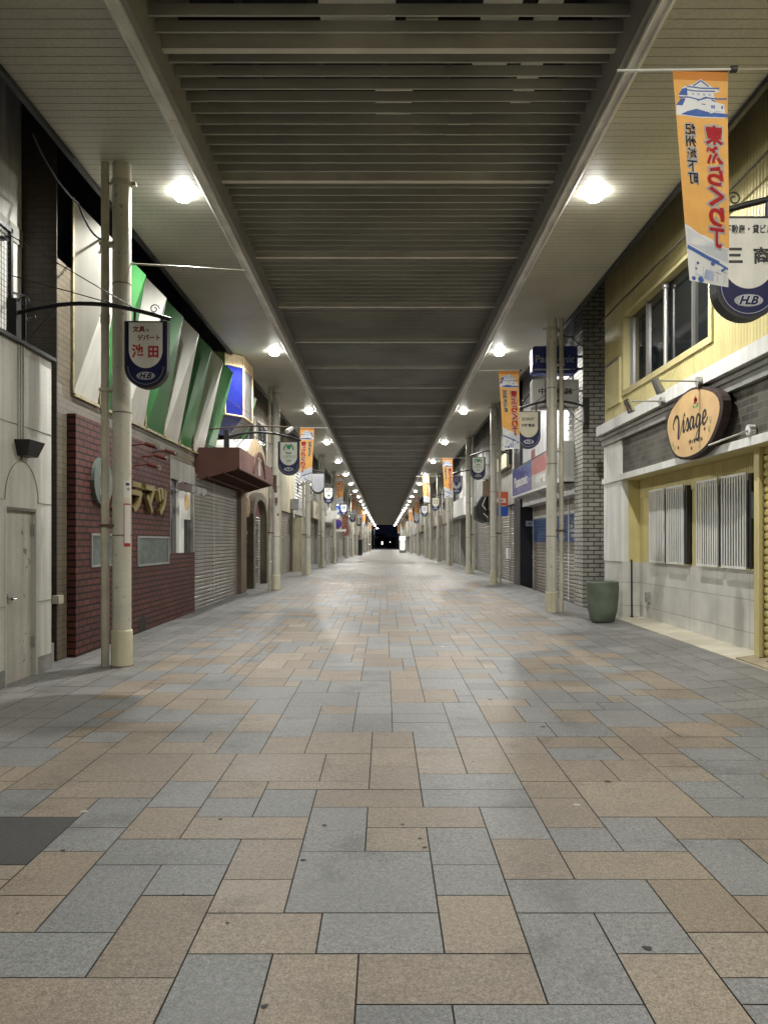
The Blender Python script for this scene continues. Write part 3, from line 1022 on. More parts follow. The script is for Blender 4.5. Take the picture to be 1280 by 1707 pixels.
def p_crest(b, f):
    b.face([f(-.16, -.03, .0590), f(-.16, -.26, .0590), f(0, -.43, .0590), f(.16, -.26, .0590), f(.16, -.03, .0590)][::1], 'sign_navy')
    ring(b, f, 0, -.17, .05, .065, 0, 360, 'sign_grey')
    for u in (-.09, .09): b.face([f(u - .03, -.31, .0597), f(u + .03, -.31, .0597), f(u, -.24, .0597)], 'sign_grey')
def p_blobs(b, f):
    for (u, v) in ((-.07, -.16), (.07, -.16), (-.07, -.30), (.07, -.30)):
        b.face([f(u + .04 * math.cos(a * .785), v + .045 * math.sin(a * .785), .0595) for a in range(8)][::-1], 'ink_black')
def p_bars(b, f):
    for v in (-.12, -.2, -.28):
        b.face([f(-.13, v - .02, .0595), f(.13, v - .02, .0595), f(.13, v + .02, .0595), f(-.13, v + .02, .0595)], 'ink_blue')
hanging_sign(-2.65, 8.6, 3.96, -1, 'shield sign with red lettering on white, hanging beside the nearest left post', paint=p_ikeda, mount=-4.16)
hanging_sign(2.63, 5.62, 3.86, 1, 'large shield sign with black lettering, behind the nearest orange banner', paint=p_sansho, mount=4.13)
hanging_sign(2.86, 15.35, 4.11, 1, 'cream shield sign with black lettering, bracket fixed to the grey brick pier', face='sign_cream', paint=p_sony, mount=4.03)
hanging_sign(-2.11, 17.0, 3.72, -1, 'shield sign with green emblem on white, hanging in front of the second left post', paint=p_green, mount=-3.5)
hanging_sign(-2.42, 28.0, 4.0, -1, 'blank pale grey shield sign hanging on the left side', face='sign_grey', navy=False, wires=False, detail=False)
hanging_sign(-2.62, 36.0, 4.05, -1, 'white shield sign with a small green triangle, left side', paint=p_toki, wires=False, detail=False)
hanging_sign(3.03, 25.0, 4.27, 1, 'shield sign with green emblem on white, beside the second right post', paint=p_green, detail=False)
hanging_sign(2.86, 30.7, 4.16, 1, 'dark blue shield sign with a pale crest, right side', face='sign_grey', paint=p_crest, wires=False, detail=False)
hanging_sign(2.98, 45.0, 4.1, 1, 'cream shield sign with four dark marks, right side', face='sign_cream', paint=p_blobs, wires=False, detail=False)
hanging_sign(2.75, 53.0, 4.0, 1, 'white shield sign with dark blue bars, far right side', paint=p_bars, wires=False, detail=False)
hanging_sign(-2.7, 51.0, 4.0, -1, 'white shield sign with dark blue bars, far left side', paint=p_bars, wires=False, detail=False)
hanging_sign(-2.75, 66.0, 3.95, -1, 'plain grey shield sign with navy foot, far left side', face='sign_grey', wires=False, detail=False)
hanging_sign(2.9, 70.0, 3.95, 1, 'plain grey shield sign with navy foot, far right side', face='sign_grey', wires=False, detail=False)
hanging_sign(-2.75, 82.0, 3.95, -1, 'small pale shield sign deep on the left side', wires=False, detail=False)

# spotlight clipped to the green emblem sign's bracket
sl = thing('sign_spotlight', (-2.05, 16.9, 4.0), 'white spotlight on a brown arm above the left green emblem sign', 'spotlight')
b = MB(); b.tube([(-3.9, 16.9, 3.98), (-2.9, 16.9, 4.06), (-2.05, 16.85, 4.02)], .016, 'rust', 6); b.build('arm', sl)
b = MB(); b.cyl((-2.02, 16.85, 4.0), (-2.12, 16.7, 3.90), .04, 'white_paint', 12, .055); b.build('lamp_head', sl)

# ------------------------------------------------------------------ helpers for shop fronts
def corr_z(b, x, y0, y1, z0, z1, out, m, pitch=.075, d=.016):
    """horizontal corrugation (roller shutter) on plane x, bulging by d towards out"""
    n = max(2, int((z1 - z0) / pitch))
    p = (z1 - z0) / n
    prof = []
    for k in range(n):
        z = z0 + p * k
        prof += [(0, z), (d, z + p * .22), (d, z + p * .70), (0, z + p * .92)]
    prof.append((0, z1))
    V = []
    for (e, z) in prof: V += [(x + out * e, y0, z), (x + out * e, y1, z)]
    F = []
    for k in range(len(prof) - 1):
        F.append((2 * k, 2 * k + 1, 2 * k + 3, 2 * k + 2))
    b.geo(V, F, m)
def corr_y(b, x, y0, y1, z0, z1, out, m, pitch=.07, d=.014):
    n = max(2, int((y1 - y0) / pitch)); p = (y1 - y0) / n
    prof = []
    for k in range(n):
        y = y0 + p * k
        prof += [(0, y), (d, y + p * .2), (d, y + p * .65), (0, y + p * .85)]
    prof.append((0, y1))
    V = []
    for (e, y) in prof: V += [(x + out * e, y, z0), (x + out * e, y, z1)]
    b.geo(V, [(2 * k, 2 * k + 1, 2 * k + 3, 2 * k + 2) for k in range(len(prof) - 1)], m)
def corr_x(b, y, x0, x1, z0, z1, m, pitch=.07, d=.014):
    n = max(2, int((x1 - x0) / pitch)); p = (x1 - x0) / n
    prof = []
    for k in range(n):
        xx = x0 + p * k
        prof += [(0, xx), (d, xx + p * .2), (d, xx + p * .65), (0, xx + p * .85)]
    prof.append((0, x1))
    V = []
    for (e, xx) in prof: V += [(xx, y - e, z0), (xx, y - e, z1)]
    b.geo(V, [(2 * k, 2 * k + 1, 2 * k + 3, 2 * k + 2) for k in range(len(prof) - 1)], m)

# ================================================================== LEFT SIDE
# ---- low cream building
XL = -3.8
wb = thing('cream_building', (XL, 4, 0), 'low cream panelled building with a scuffed door, nearest on the left', 'building')
b = MB()
z0 = -.3
b.box(XL, -7.5, -6, 7.70, z0, 3.56, 'cream_panel')
b.box(XL, -7.5, 8.42, 8.78, z0, 3.56, 'cream_panel')
b.box(XL, -7.5, 7.70, 8.42, 1.86, 3.56, 'cream_panel')
b.box(-3.9, -7.4, 7.70, 8.42, z0, 1.86, 'dark_wall')
# seams and the arched groove above the door
def seam(p, q, w=.012): b.bar(p, q, w, 'cream_seam', .004)
seam((XL + .002, -6, 2.72), (XL + .002, 8.78, 2.72)); seam((XL + .002, -6, 1.93), (XL + .002, 7.7, 1.93)); seam((XL + .002, 8.42, 1.93), (XL + .002, 8.78, 1.93))
seam((XL + .002, 8.42, .85), (XL + .002, 8.78, .85)); seam((XL + .002, -6, .85), (XL + .002, 7.7, .85))
arc = [(XL + .002, 8.07 - .37 * math.cos(math.pi * k / 16), 1.93 + .42 * math.sin(math.pi * k / 16)) for k in range(17)]
for p, q in zip(arc, arc[1:]): seam(p, q, .01)
seam((XL + .002, 8.05, 2.36), (XL + .002, 8.05, 2.42), .03)
b.build('wall', wb)
b = MB(); b.box(XL + .004, XL - .25, 8.425, 8.785, z0, .24, 'grey_base'); b.box(XL + .004, XL - .25, -6, 7.695, z0, .22, 'grey_base'); b.build('plinth', wb)
b = MB(); b.box(XL + .05, -7.5, -6, 8.80, 3.56, 3.60, 'gutter_dark'); b.build('coping', wb)
b = MB()
for yy in (7.98, 8.03, 8.09):
    b.tube([(XL + .008, yy, 2.50), (XL + .008, yy, 3.56)], .009, 'cream_panel', 6)
b.build('conduit', wb)
b = MB(); b.box(XL - .045, XL - .085, 7.73, 8.39, .05, 1.83, 'door_paint')
d_ = b.build('door', wb)
b = MB(); b.cyl((XL - .045, 7.83, .92), (XL + .01, 7.83, .92), .022, 'chrome', 12); b.tube([(XL + .012, 7.83, .92), (XL + .012, 7.93, .915)], .012, 'chrome', 8); b.box(XL - .045, XL - .04, 7.80, 7.86, .87, .97, 'chrome'); b.build('handle', d_)
b = MB()
b.box(XL + .006, XL - .09, 7.70, 7.73, -.05, 1.86, 'cream_panel'); b.box(XL + .006, XL - .09, 8.39, 8.42, -.05, 1.86, 'cream_panel'); b.box(XL + .006, XL - .09, 7.73, 8.39, 1.83, 1.86, 'cream_seam')
b.build('door_frame', wb)
for zz in (1.63, .42):
    b = MB(); b.box(XL - .043, XL - .02, 8.36, 8.40, zz - .06, zz + .06, 'steel'); b.build('hinge', wb)
b = MB()
b.prism([(XL, 7.93, 2.56), (XL + .16, 7.93, 2.56), (XL + .10, 7.98, 2.40), (XL, 7.98, 2.40)], (0, 0, 0.0001), 'black_iron') if False else None
V = [(XL, 7.90, 2.56), (XL + .16, 7.90, 2.56), (XL + .16, 8.26, 2.56), (XL, 8.26, 2.56), (XL, 7.96, 2.40), (XL + .11, 7.96, 2.40), (XL + .11, 8.20, 2.40), (XL, 8.20, 2.40)]
b.geo(V, [(0, 1, 2, 3), (7, 6, 5, 4), (0, 4, 5, 1), (1, 5, 6, 2), (2, 6, 7, 3), (3, 7, 4, 0)], 'black_iron')
b.build('wall_lamp', wb)
b = MB(); b.box(-4.38, -7.5, -6, 9.29, 3.60, 9.5, 'white_wall'); b.box(-4.39, -4.36, 6.6, 9.28, 5.05, 5.25, 'plaster_grey'); b.build('upper_wall', wb)
# mesh screen on its roof
fx = -4.18
mf = thing('mesh_screen', (fx, 7, 3.6), 'black wire mesh screen standing on the low cream building', 'screen')
b = MB()
for (y_, zt) in ((2.0, 5.0), (5.0, 5.0), (8.6, 5.0)): b.bar((fx, y_, 3.60), (fx, y_, zt), .045, 'black_iron')
b.bar((fx, 2.0, 4.98), (fx, 8.62, 4.98), .045, 'black_iron')
b.bar((fx, 8.6, 4.9), (-4.5, 8.6, 4.9), .04, 'black_iron')
b.bar((fx + .1, 8.74, 3.60), (fx + .1, 8.74, 4.3), .02, 'black_iron'); b.bar((fx, 8.6, 4.3), (fx + .1, 8.74, 4.3), .02, 'black_iron')
b.build('frame', mf)
b = MB()
y_ = 5.1
while y_ < 8.6: b.bar((fx, y_, 3.62), (fx, y_, 4.96), .004, 'black_iron'); y_ += .06
z_ = 3.66
while z_ < 4.96: b.bar((fx, 5.0, z_), (fx, 8.6, z_), .004, 'black_iron'); z_ += .06
b.build('wire_mesh', mf)

# ---- brick shop
XF = -3.96
bs = thing('brick_shop', (XF, 15, 0), 'brown tiled shop with dark red tile front and steel shutters', 'building')
b = MB()
b.box(XF, -8, 9.32, 21.2, -.3, 4.95, 'brown_tile')
b.box(-5.6, -8, 9.32, 21.2, 4.951, 9.5, 'dark_wall')  # set back and coloured dark so the wall above the panels reads unlit
b.build('wall', bs)
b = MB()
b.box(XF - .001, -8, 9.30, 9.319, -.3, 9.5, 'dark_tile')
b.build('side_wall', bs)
XB = -3.85
b = MB()
b.box(XF - .0, XB, 9.60, 13.84, -.3, 3.11, 'red_tile')
b.box(XF - .0, XB, 13.84, 15.62, -.3, 1.30, 'red_tile')
b.build('tiled_front', bs)
for (ya, yb_, za, zb_) in ((10.08, 11.0, 1.17, 1.62), (12.0, 13.72, 1.12, 1.60)):
    b = MB(); b.box(XB + .003, XB - .02, ya + .03, yb_ - .03, za + .03, zb_ - .03, 'glass_block'); w_ = b.build('window', bs)
    b = MB()
    for q in ((ya, ya + .03, za, zb_), (yb_ - .03, yb_, za, zb_), (ya + .03, yb_ - .03, za, za + .03), (ya + .03, yb_ - .03, zb_ - .03, zb_)):
        b.box(XB + .02, XB - .03, q[0], q[1], q[2], q[3], 'alu')
    b.build('frame', w_)
# vent hole with broken edge
b = MB(); b.prism([(XB + .004, 12.05, .08), (XB + .004, 12.42, .10), (XB + .004, 12.44, .27), (XB + .004, 12.25, .34), (XB + .004, 12.06, .26)], (-.006, 0, 0), 'dark_inside'); b.build('vent_hole', bs)
# display window
b = MB(); b.box(XF + .02, XF + .04, 13.84, 15.62, 1.30, 2.95, 'glass_dark'); w_ = b.build('display_window', bs)
b = MB(); b.box(XB, XF, 13.84, 15.62, 2.66, 3.02, 'plaster_grey')
b.box(XB - .01, XF + .04, 13.84, 13.9, 1.30, 2.66, 'alu'); b.box(XB - .01, XF + .04, 15.56, 15.62, 1.30, 2.66, 'alu'); b.box(XB - .01, XF + .045, 14.45, 14.82, 1.30, 2.66, 'white_paint'); b.build('frame', w_)
b = MB(); b.box(XF + .045, XF + .055, 14.9, 15.5, 1.95, 2.6, 'sign_white'); b.face([(XF + .057, 15.2 + .2 * math.cos(a * .524), 2.3 + .17 * math.sin(a * .524)) for a in range(12)], 'wood_face'); b.build('poster', w_)
# rusty pipes and meter in the gap by the cream building
b = MB(); b.tube([(-4.3, 9.1, .3), (-4.3, 9.1, 3.2)], .05, 'dark_wall', 8); b.tube([(-4.02, 9.22, .05), (-4.02, 9.22, 1.2)], .03, 'rust', 8); b.box(-4.2, -3.95, 8.9, 9.2, -.1, .3, 'plaster_grey'); b.box(-3.98, -3.9, 9.22, 9.36, .76, .86, 'pipe_paint'); b.build('service_pipes', bs)
# gold lettering on the red tiles
for ch, yc in (('ハ', 11.05), ('ラ', 11.72), ('マ', 12.40), ('ツ', 13.08)):
    b = MB(); write(b, ch, (XB + .05, yc, 2.19), (0, 1, 0), UPV, .46, .42, 'gold_letter', .035, t=.07)
    b.build('gold_letter', bs)
# round emblem (plain leaf shape)
b = MB()
b.prism([(XB + .001, 10.42 + .34 * math.cos(a * .2618), 2.32 + .33 * math.sin(a * .2618)) for a in range(24)], (.05, 0, 0), 'teal', 'teal_edge')
b.prism([(XB + .052, 10.40 + .11 * math.cos(a * .3927), 2.42 + .13 * math.sin(a * .3927)) for a in range(16)], (.006, 0, 0), 'ink_white')
b.prism([(XB + .052, 10.42 + .13 * math.cos(a * .3927), 2.15 + .15 * math.sin(a * .3927)) for a in range(16)], (.006, 0, 0), 'ink_white')
b.build('emblem', bs)
# small spotlights over the lettering
for n, (yy, zz) in enumerate(((11.75, 2.98), (12.25, 2.86), (11.85, 2.68), (12.8, 3.0))):
    s_ = thing('sign_spotlight', (XB, yy, zz), ['red spotlight with silver lens, uppermost behind the nearest left post', 'red spotlight with silver lens, middle one above the gold letters',
               'red spotlight with silver lens, lowest above the gold letters', 'red spotlight with silver lens, farthest above the gold letters'][n], 'spotlight', 'red spotlights on the tiled front')
    b = MB(); b.tube([(XB, yy, zz), (XB + .28, yy, zz + .03)], .012, 'spot_red', 6); b.build('arm', s_)
    b = MB(); b.cyl((XB + .2, yy + .02, zz + .03), (XB + .38, yy - .03, zz - .03), .032, 'spot_red', 12); h_ = b.build('lamp_head', s_)
    b = MB(); b.cyl((XB + .38, yy - .03, zz - .03), (XB + .41, yy - .037, zz - .04), .04, 'chrome', 12); b.build('lens', h_)
for n in range(5):
    yy = 13.95 + .42 * n
    s_ = thing('sign_spotlight', (XB, yy, 2.48), 'round silver lamp, %s of the row over the shop display window' % ORD[n], 'spotlight', 'silver lamps over the display window')
    b = MB(); b.tube([(XF + .05, yy, 2.5), (XB + .16, yy, 2.52)], .010, 'steel', 6); b.build('arm', s_)
    b = MB(); b.cyl((XB + .18, yy + .09, 2.49), (XB + .18, yy - .03, 2.51), .05, 'black_plastic', 12, .085); h_ = b.build('lamp_head', s_)
    b = MB(); b.cyl((XB + .18, yy - .03, 2.51), (XB + .18, yy - .045, 2.512), .082, 'chrome', 16); b.build('lens', h_)
# shutters
for (ya, yb_) in ((15.68, 17.62), (17.70, 20.35)):
    b = MB(); corr_z(b, XF + .03, ya, yb_, zf(17) - .05, 2.95, 1, 'shutter_grey', .082, .02)
    b.box(XF + .02, XF + .05, yb_, yb_ + .07, -.1, 2.95, 'alu'); b.build('roller_shutter', bs)
b = MB(); b.box(XF, XF + .16, 20.42, 21.2, -.2, 3.1, 'plaster_brown'); b.build('pier', bs)

# folded green and white panels on the upper wall
XP = XF + .015
pk = [(9.76, 10.58, 'panel_white'), (10.70, 11.60, 'panel_green'), (11.72, 12.60, 'panel_white'), (12.72, 13.66, 'panel_green'), (13.78, 14.70, 'panel_white'),
      (14.83, 15.62, 'panel_green'), (15.88, 16.70, 'panel_white'), (16.90, 17.66, 'panel_green'), (20.05, 20.9, 'panel_green')]
wn_ = {'panel_white': 'white', 'panel_green': 'green'}
cnt = {'panel_white': 0, 'panel_green': 0}
for (ya, yb_, m) in pk:
    z0_, zt, za = 3.40, 5.86, 5.25
    ax = XP + .60
    cnt[m] += 1
    o = thing('facade_panel', (XF, (ya + yb_) / 2, z0_), '%s folded facade panel, %s %s one from the front above the red tiled shop' % (wn_[m], ORD[cnt[m] - 1], wn_[m]), 'facade panel', 'folded green and white panels above the red tiled shop')
    b = MB()
    P0 = (XP, ya, z0_); P1 = (XP, yb_, z0_); A = (ax, ya + .10, za); T0 = (XP, ya, zt); T1 = (XP, yb_, zt)
    b.face([P0, A, T0], m); b.face([P0, P1, A], m); b.face([P1, T1, A], m); b.face([T0, A, T1], m); b.face([P0, T0, T1, P1], 'gold_frame')
    b.build('folded_sheet', o)
    b = MB()
    b.box(XF + .002, XP + .03, ya - .02, yb_ + .02, z0_ - .045, z0_ - .004, 'gold_frame')
    b.tube([(XP + .012, ya - .035, z0_), (XP + .012, ya - .035, zt)], .018, 'gold_frame', 6)
    b.build('edge_frame', o)

# octagonal bay lantern
bl = thing('bay_lantern', (XF, 18.8, 4), 'many sided blue and cream bay box jutting from the facade beside the green panels', 'bay box')
foot = [(XF, 17.72), (-3.68, 17.76), (-3.34, 18.2), (-3.30, 19.2), (-3.62, 19.75), (XF, 19.8)]
foot2 = [(XF, 17.9), (-3.9, 17.95), (-3.72, 18.3), (-3.70, 19.1), (-3.88, 19.5), (XF, 19.55)]
zt, zc, zl, zb_ = 5.90, 5.63, 4.47, 4.02
cols = ['bay_brown', 'bay_blue', 'bay_grey', 'bay_blue', 'bay_brown']
b1, b2, b3, b4 = MB(), MB(), MB(), MB()
for k in range(5):
    (xa, ya), (xb_, yb2) = foot[k], foot[k + 1]
    (xc, yc), (xd, yd) = foot2[k], foot2[k + 1]
    top = 'bay_cream' if 0 < k < 4 else 'bay_brown'
    b1.face([(xa, ya, zc), (xb_, yb2, zc), (xb_, yb2, zt), (xa, ya, zt)], top)
    b2.face([(xa, ya, zl), (xb_, yb2, zl), (xb_, yb2, zc), (xa, ya, zc)], cols[k])
    b3.face([(xc, yc, zb_), (xd, yd, zb_), (xb_, yb2, zl), (xa, ya, zl)], 'bay_blue_shade' if cols[k] == 'bay_blue' else 'bay_brown' if k in (0, 4) else 'bay_grey')
    b4.tube([(xa, ya, zl), (xb_, yb2, zl)], .022, 'bay_cream', 6); b4.tube([(xa, ya, zc), (xb_, yb2, zc)], .022, 'bay_cream', 6)
    if 0 < k < 5: b4.tube([(xa, ya, zl), (xa, ya, zt)], .026, 'bay_cream', 6)
b3.face([(x, y, zb_) for x, y in foot2], 'dark_inside'); b1.face([(x, y, zt) for x, y in foot], 'bay_cream')
b1.build('cream_head', bl); b2.build('side_panels', bl); b3.build('tapered_foot', bl); b4.build('corner_trim', bl)

# awning with a barrel vault
aw = thing('shop_awning', (XF, 18.5, 3), 'dark red box awning with a white barrel vault over the steel shutters', 'awning')
xa_, xb_ = XF, -3.05
b = MB()
ya, yb2 = 16.2, 21.0
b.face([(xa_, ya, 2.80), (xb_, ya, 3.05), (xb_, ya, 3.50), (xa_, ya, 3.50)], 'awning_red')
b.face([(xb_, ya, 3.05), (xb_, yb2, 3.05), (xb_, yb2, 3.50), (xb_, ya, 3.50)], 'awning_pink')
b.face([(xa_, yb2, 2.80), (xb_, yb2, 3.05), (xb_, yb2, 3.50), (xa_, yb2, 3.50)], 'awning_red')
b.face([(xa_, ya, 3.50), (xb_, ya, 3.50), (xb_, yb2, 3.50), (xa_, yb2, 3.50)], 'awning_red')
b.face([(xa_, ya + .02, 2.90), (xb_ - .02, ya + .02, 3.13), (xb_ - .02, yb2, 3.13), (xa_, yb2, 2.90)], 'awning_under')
b.build('box', aw)
b = MB()
for k in range(24):
    yy = ya + .1 + k * .2
    b.bar((xa_ + .02, yy, 2.855), (xb_ - .03, yy, 3.095), .025, 'awning_red')
for xx in (-3.08, -3.4, -3.75): 
    zz = 2.80 + (xx - xa_) / (xb_ - xa_) * .25 + .02
    b.bar((xx, ya, zz), (xx, yb2, zz), .035, 'awning_red')
b.build('under_ribs', aw)
b = MB()
yc, rv, hv = 18.75, 1.25, .48
pts = [(yc - rv * math.cos(math.pi * k / 20), 3.503 + hv * math.sin(math.pi * k / 20)) for k in range(21)]
for (p, q) in zip(pts, pts[1:]):
    b.face([(xa_, p[0], p[1]), (xb_ - .04, p[0], p[1]), (xb_ - .04, q[0], q[1]), (xa_, q[0], q[1])], 'vault_white', True)
b.face([(xb_ - .04, y, z) for y, z in pts], 'bay_cream')
b.build('barrel_vault', aw)
b = MB()
for k in range(20):
    a0, a1 = math.pi * k / 20, math.pi * (k + 1) / 20
    f = lambda a, r: (xb_ + .003, yc - r * .95 * math.cos(a), 3.10 + (r * .62) * math.sin(a))
    g = lambda a, r: (xb_ + .03, yc - r * .95 * math.cos(a), 3.10 + (r * .62) * math.sin(a))
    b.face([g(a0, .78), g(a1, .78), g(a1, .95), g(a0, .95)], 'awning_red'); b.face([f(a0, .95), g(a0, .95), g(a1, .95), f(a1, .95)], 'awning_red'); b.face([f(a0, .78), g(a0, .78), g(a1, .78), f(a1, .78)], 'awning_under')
b.face([(xb_ + .006, yc + u * .3, 3.12 + v * .45) for u, v in ((-.5, 0), (.5, 0), (.6, .5), (.2, .95), (-.3, .9), (-.6, .4))], 'vault_white')
b.build('arch_crest', aw)

# ---- generic shop front
def shop(side, y0, y1, label, wallm='plaster_cream', shutm='shutter_grey', xf=4.12, hz=2.6, fascia=None, awn=None, win=True, bays=2, height=8.6, opening=None, siding=None, text=None, textm='ink_black', piers='plaster_grey'):
    out = -side
    zb0 = zf((y0 + y1) / 2)
    o = thing('shop_building', (side * xf, (y0 + y1) / 2, zb0), label, 'shop')
    X = side * xf
    b = MB()
    b.box(X, side * 9, y0, y1, zb0 + hz, height, wallm)
    pw = .28
    b.box(X, side * 9, y0, y0 + pw, zb0 - .6, zb0 + hz, wallm); b.box(X, side * 9, y1 - pw, y1, zb0 - .6, zb0 + hz, wallm)
    b.box(X - out * 2.2, side * 9, y0 + pw, y1 - pw, zb0 - .6, zb0 + hz, 'room_brown' if opening else 'dark_inside')
    b.build('wall', o)
    step = (y1 - y0 - 2 * pw) / bays
    for k in range(bays):
        ya = y0 + pw + step * k
        if opening == k: continue
        b = MB(); corr_z(b, X - out * .12, ya + .03, ya + step - .03, zb0 - .05, zb0 + hz, out, shutm, .085 if y0 < 45 else .14, .02)
        b.build('roller_shutter', o)
        if k:
            b = MB(); b.box(X - out * .14, X - out * .06, ya - .03, ya + .03, zb0 - .05, zb0 + hz, 'alu'); b.build('guide_rail', o)
    if fascia:
        fm, fz0, fz1, fd = fascia
        b = MB(); b.box(X, X + out * fd, y0 + .1, y1 - .1, zb0 + fz0, zb0 + fz1, fm)
        if text:
            write(b, text, (X + out * (fd + .004), (y0 + y1) / 2, zb0 + (fz0 + fz1) / 2), (0, -side, 0), UPV, (y1 - y0) * .55, (fz1 - fz0) * .5, textm, .02)
        b.build('fascia_sign', o)
    if awn:
        am, d = awn
        b = MB(); b.prism([(X, y0 + .15, zb0 + hz + .55), (X + out * d, y0 + .15, zb0 + hz + .12), (X + out * d, y0 + .15, zb0 + hz - .08), (X, y0 + .15, zb0 + hz + .0)], (0, y1 - y0 - .3, 0), am); b.build('awning', o)
    if siding:
        b = MB()
        zz = zb0 + 3.0
        while zz < 5.4:
            b.prism([(X, y0 + .2, zz), (X + out * .07, y0 + .2, zz), (X + out * .02, y0 + .2, zz + .14), (X, y0 + .2, zz + .14)], (0, y1 - y0 - .4, 0), siding); zz += .15
        b.build('siding', o)
    elif win:
        for k in range(2):
            ya = y0 + (y1 - y0) * (.12 + .44 * k); yb3 = ya + (y1 - y0) * .32
            b = MB(); b.box(X - out * .02, X + out * .006, ya, yb3, 4.15, 5.35, 'glass_dark'); w = b.build('window', o)
            b = MB()
            for q in ((ya - .05, ya, 4.1, 5.4), (yb3, yb3 + .05, 4.1, 5.4), (ya, yb3, 4.1, 4.15), (ya, yb3, 5.35, 5.4), ((ya + yb3) / 2 - .02, (ya + yb3) / 2 + .02, 4.15, 5.35)):
                b.box(X - out * .02, X + out * .03, q[0], q[1], q[2], q[3], 'alu')
            b.build('frame', w)
    return o

# arched cafe front after the awning
cf = shop(-1, 21.25, 27.0, 'beige shop with an arched entrance just past the dark red awning', 'plaster_beige', 'shutter_warm', xf=4.06, hz=2.45, bays=2)
b = MB()
N = 16
ya, yb2, zs = 22.6, 25.4, 2.3
arc_o = [((ya + yb2) / 2 - 1.4 * math.cos(math.pi * k / N), zs + .75 * math.sin(math.pi * k / N)) for k in range(N + 1)]
arc_i = [((ya + yb2) / 2 - 1.1 * math.cos(math.pi * k / N), zs + .52 * math.sin(math.pi * k / N)) for k in range(N + 1)]
for k in range(N):
    q = [arc_o[k], arc_o[k + 1], arc_i[k + 1], arc_i[k]]
    b.prism([(-4.06, y, z) for y, z in q], (.22, 0, 0), 'brown_tile')
b.box(-4.06, -3.84, ya, ya + .3, 0, zs, 'brown_tile'); b.box(-4.06, -3.84, yb2 - .3, yb2, 0, zs, 'brown_tile')
b.build('arch_surround', cf)
b = MB(); b.face([(-4.04, y, z) for y, z in arc_i], 'awning_pink'); b.build('fanlight', cf)
b = MB()
for q in range(26):
    yy, zz = 21.55 + rng.uniform(-.18, .2), .4 + q * .085
    b.lathe((-3.98 + rng.uniform(-.03, .06), yy, zz), [(0, -.07), (.06, -.03), (.075, .02), (.03, .07), (0, .08)], rng.choice(['black_plastic', 'gutter_dark', 'plaster_grey']), 7)
tag(b.build('wall_ornament'), 'dark knobbly ornament on the wall between awning and arched shop', 'ornament')
b = MB(); b.lathe((-3.92, 21.7, 2.22), [(0, -.02), (.1, 0), (.13, .2), (.12, .5), (.06, .58), (0, .6)], 'bay_cream', 14)
tag(b.build('wall_lantern'), 'cream lantern on the wall beside the arched entrance', 'lantern')

shop(-1, 27.05, 30.4, 'narrow grey shop front between the arched shop and the cream wall', 'plaster_grey', 'shutter_grey', bays=1)
o = shop(-1, 30.45, 34.9, 'cream shop front with a grey box on its wall, left side', 'plaster_cream', 'shutter_warm', bays=1, win=False)
b = MB(); b.box(-4.1, -3.75, 33.6, 34.6, 2.95, 3.4, 'sign_grey'); b.build('air_unit', o)
b = MB(); b.box(-4.1, -3.7, 34.3, 34.8, -.1, 2.6, 'plaster_cream'); b.build('pier', o)
o = shop(-1, 34.95, 40.5, 'shop with white horizontal siding above its shutter, left side', 'plaster_white', 'shutter_grey', siding='white_paint', bays=2)
b = MB(); b.box(-4.04, -3.8, 35.15, 35.5, 1.2, 1.7, 'black_plastic')
b.box(-3.8, -3.795, 35.2, 35.45, 1.45, 1.65, 'glass_dark'); b.build('call_box', o)
shop(-1, 40.55, 47, 'shop with a brown fascia board and dark lettering, left side', 'plaster_grey', 'shutter_grey', fascia=('plaster_beige', 2.6, 3.5, .35), text='ル', bays=2)
shop(-1, 47.05, 54, 'grey concrete shop with a white canopy, left side', 'concrete', 'shutter_grey', awn=('white_paint', .9), bays=2)
shop(-1, 54.05, 62, 'pale shop front, tenth building from the front on the left', 'plaster_white', 'shutter_warm', fascia=('plaster_white', 2.6, 3.4, .3))
LN = [(62.05, 70), (70.05, 79), (79.05, 88), (88.05, 99), (99.05, 112), (112.05, 127), (127.05, 144), (144.05, 165), (165.05, 188), (188.05, 206)]
WM_ = ['plaster_beige', 'concrete', 'plaster_white', 'plaster_grey', 'plaster_cream']
for n, (a, c) in enumerate(LN):
    shop(-1, a, c, '%s shop front deep in the arcade, %s of the distant ones on the left' % (['beige', 'concrete', 'white', 'grey', 'cream'][n % 5], ORD[n]), WM_[n % 5], ['shutter_grey', 'shutter_warm'][n % 2],
         fascia=[None, ('sign_white', 2.6, 3.4, .3), ('red_dim', 2.6, 3.3, .3)][n % 3], bays=3, win=n < 4)

# ================================================================== RIGHT SIDE
XR = 4.15
ys_ = thing('yellow_shop', (XR, 8, 0), 'yellow shop with white cornice, dark tile band and slatted windows', 'building')
YE = 14.45
b = MB()
corr_y(b, XR, 10.75, YE, 3.66, 4.03, -1, 'yellow_paint', .075, .006)
corr_y(b, XR, -4, 9.70, 3.66, 6.6, -1, 'yellow_paint', .075, .009)
corr_y(b, XR, 9.70, 10.75, 3.66, 4.03, -1, 'yellow_paint', .075, .009)
b.box(XR, XR + .06, 9.70, 13.38, 5.46, 6.6, 'yellow_paint')
b.box(XR, XR + .06, 13.38, YE, 4.03, 6.6, 'yellow_paint')
b.box(XR + .3, 9, -4, YE, 3.0, 9.0, 'dark_wall')
b.box(XR, 9, YE, YE + .06, 2.6, 9.0, 'yellow_paint')
b.build('upper_wall', ys_)
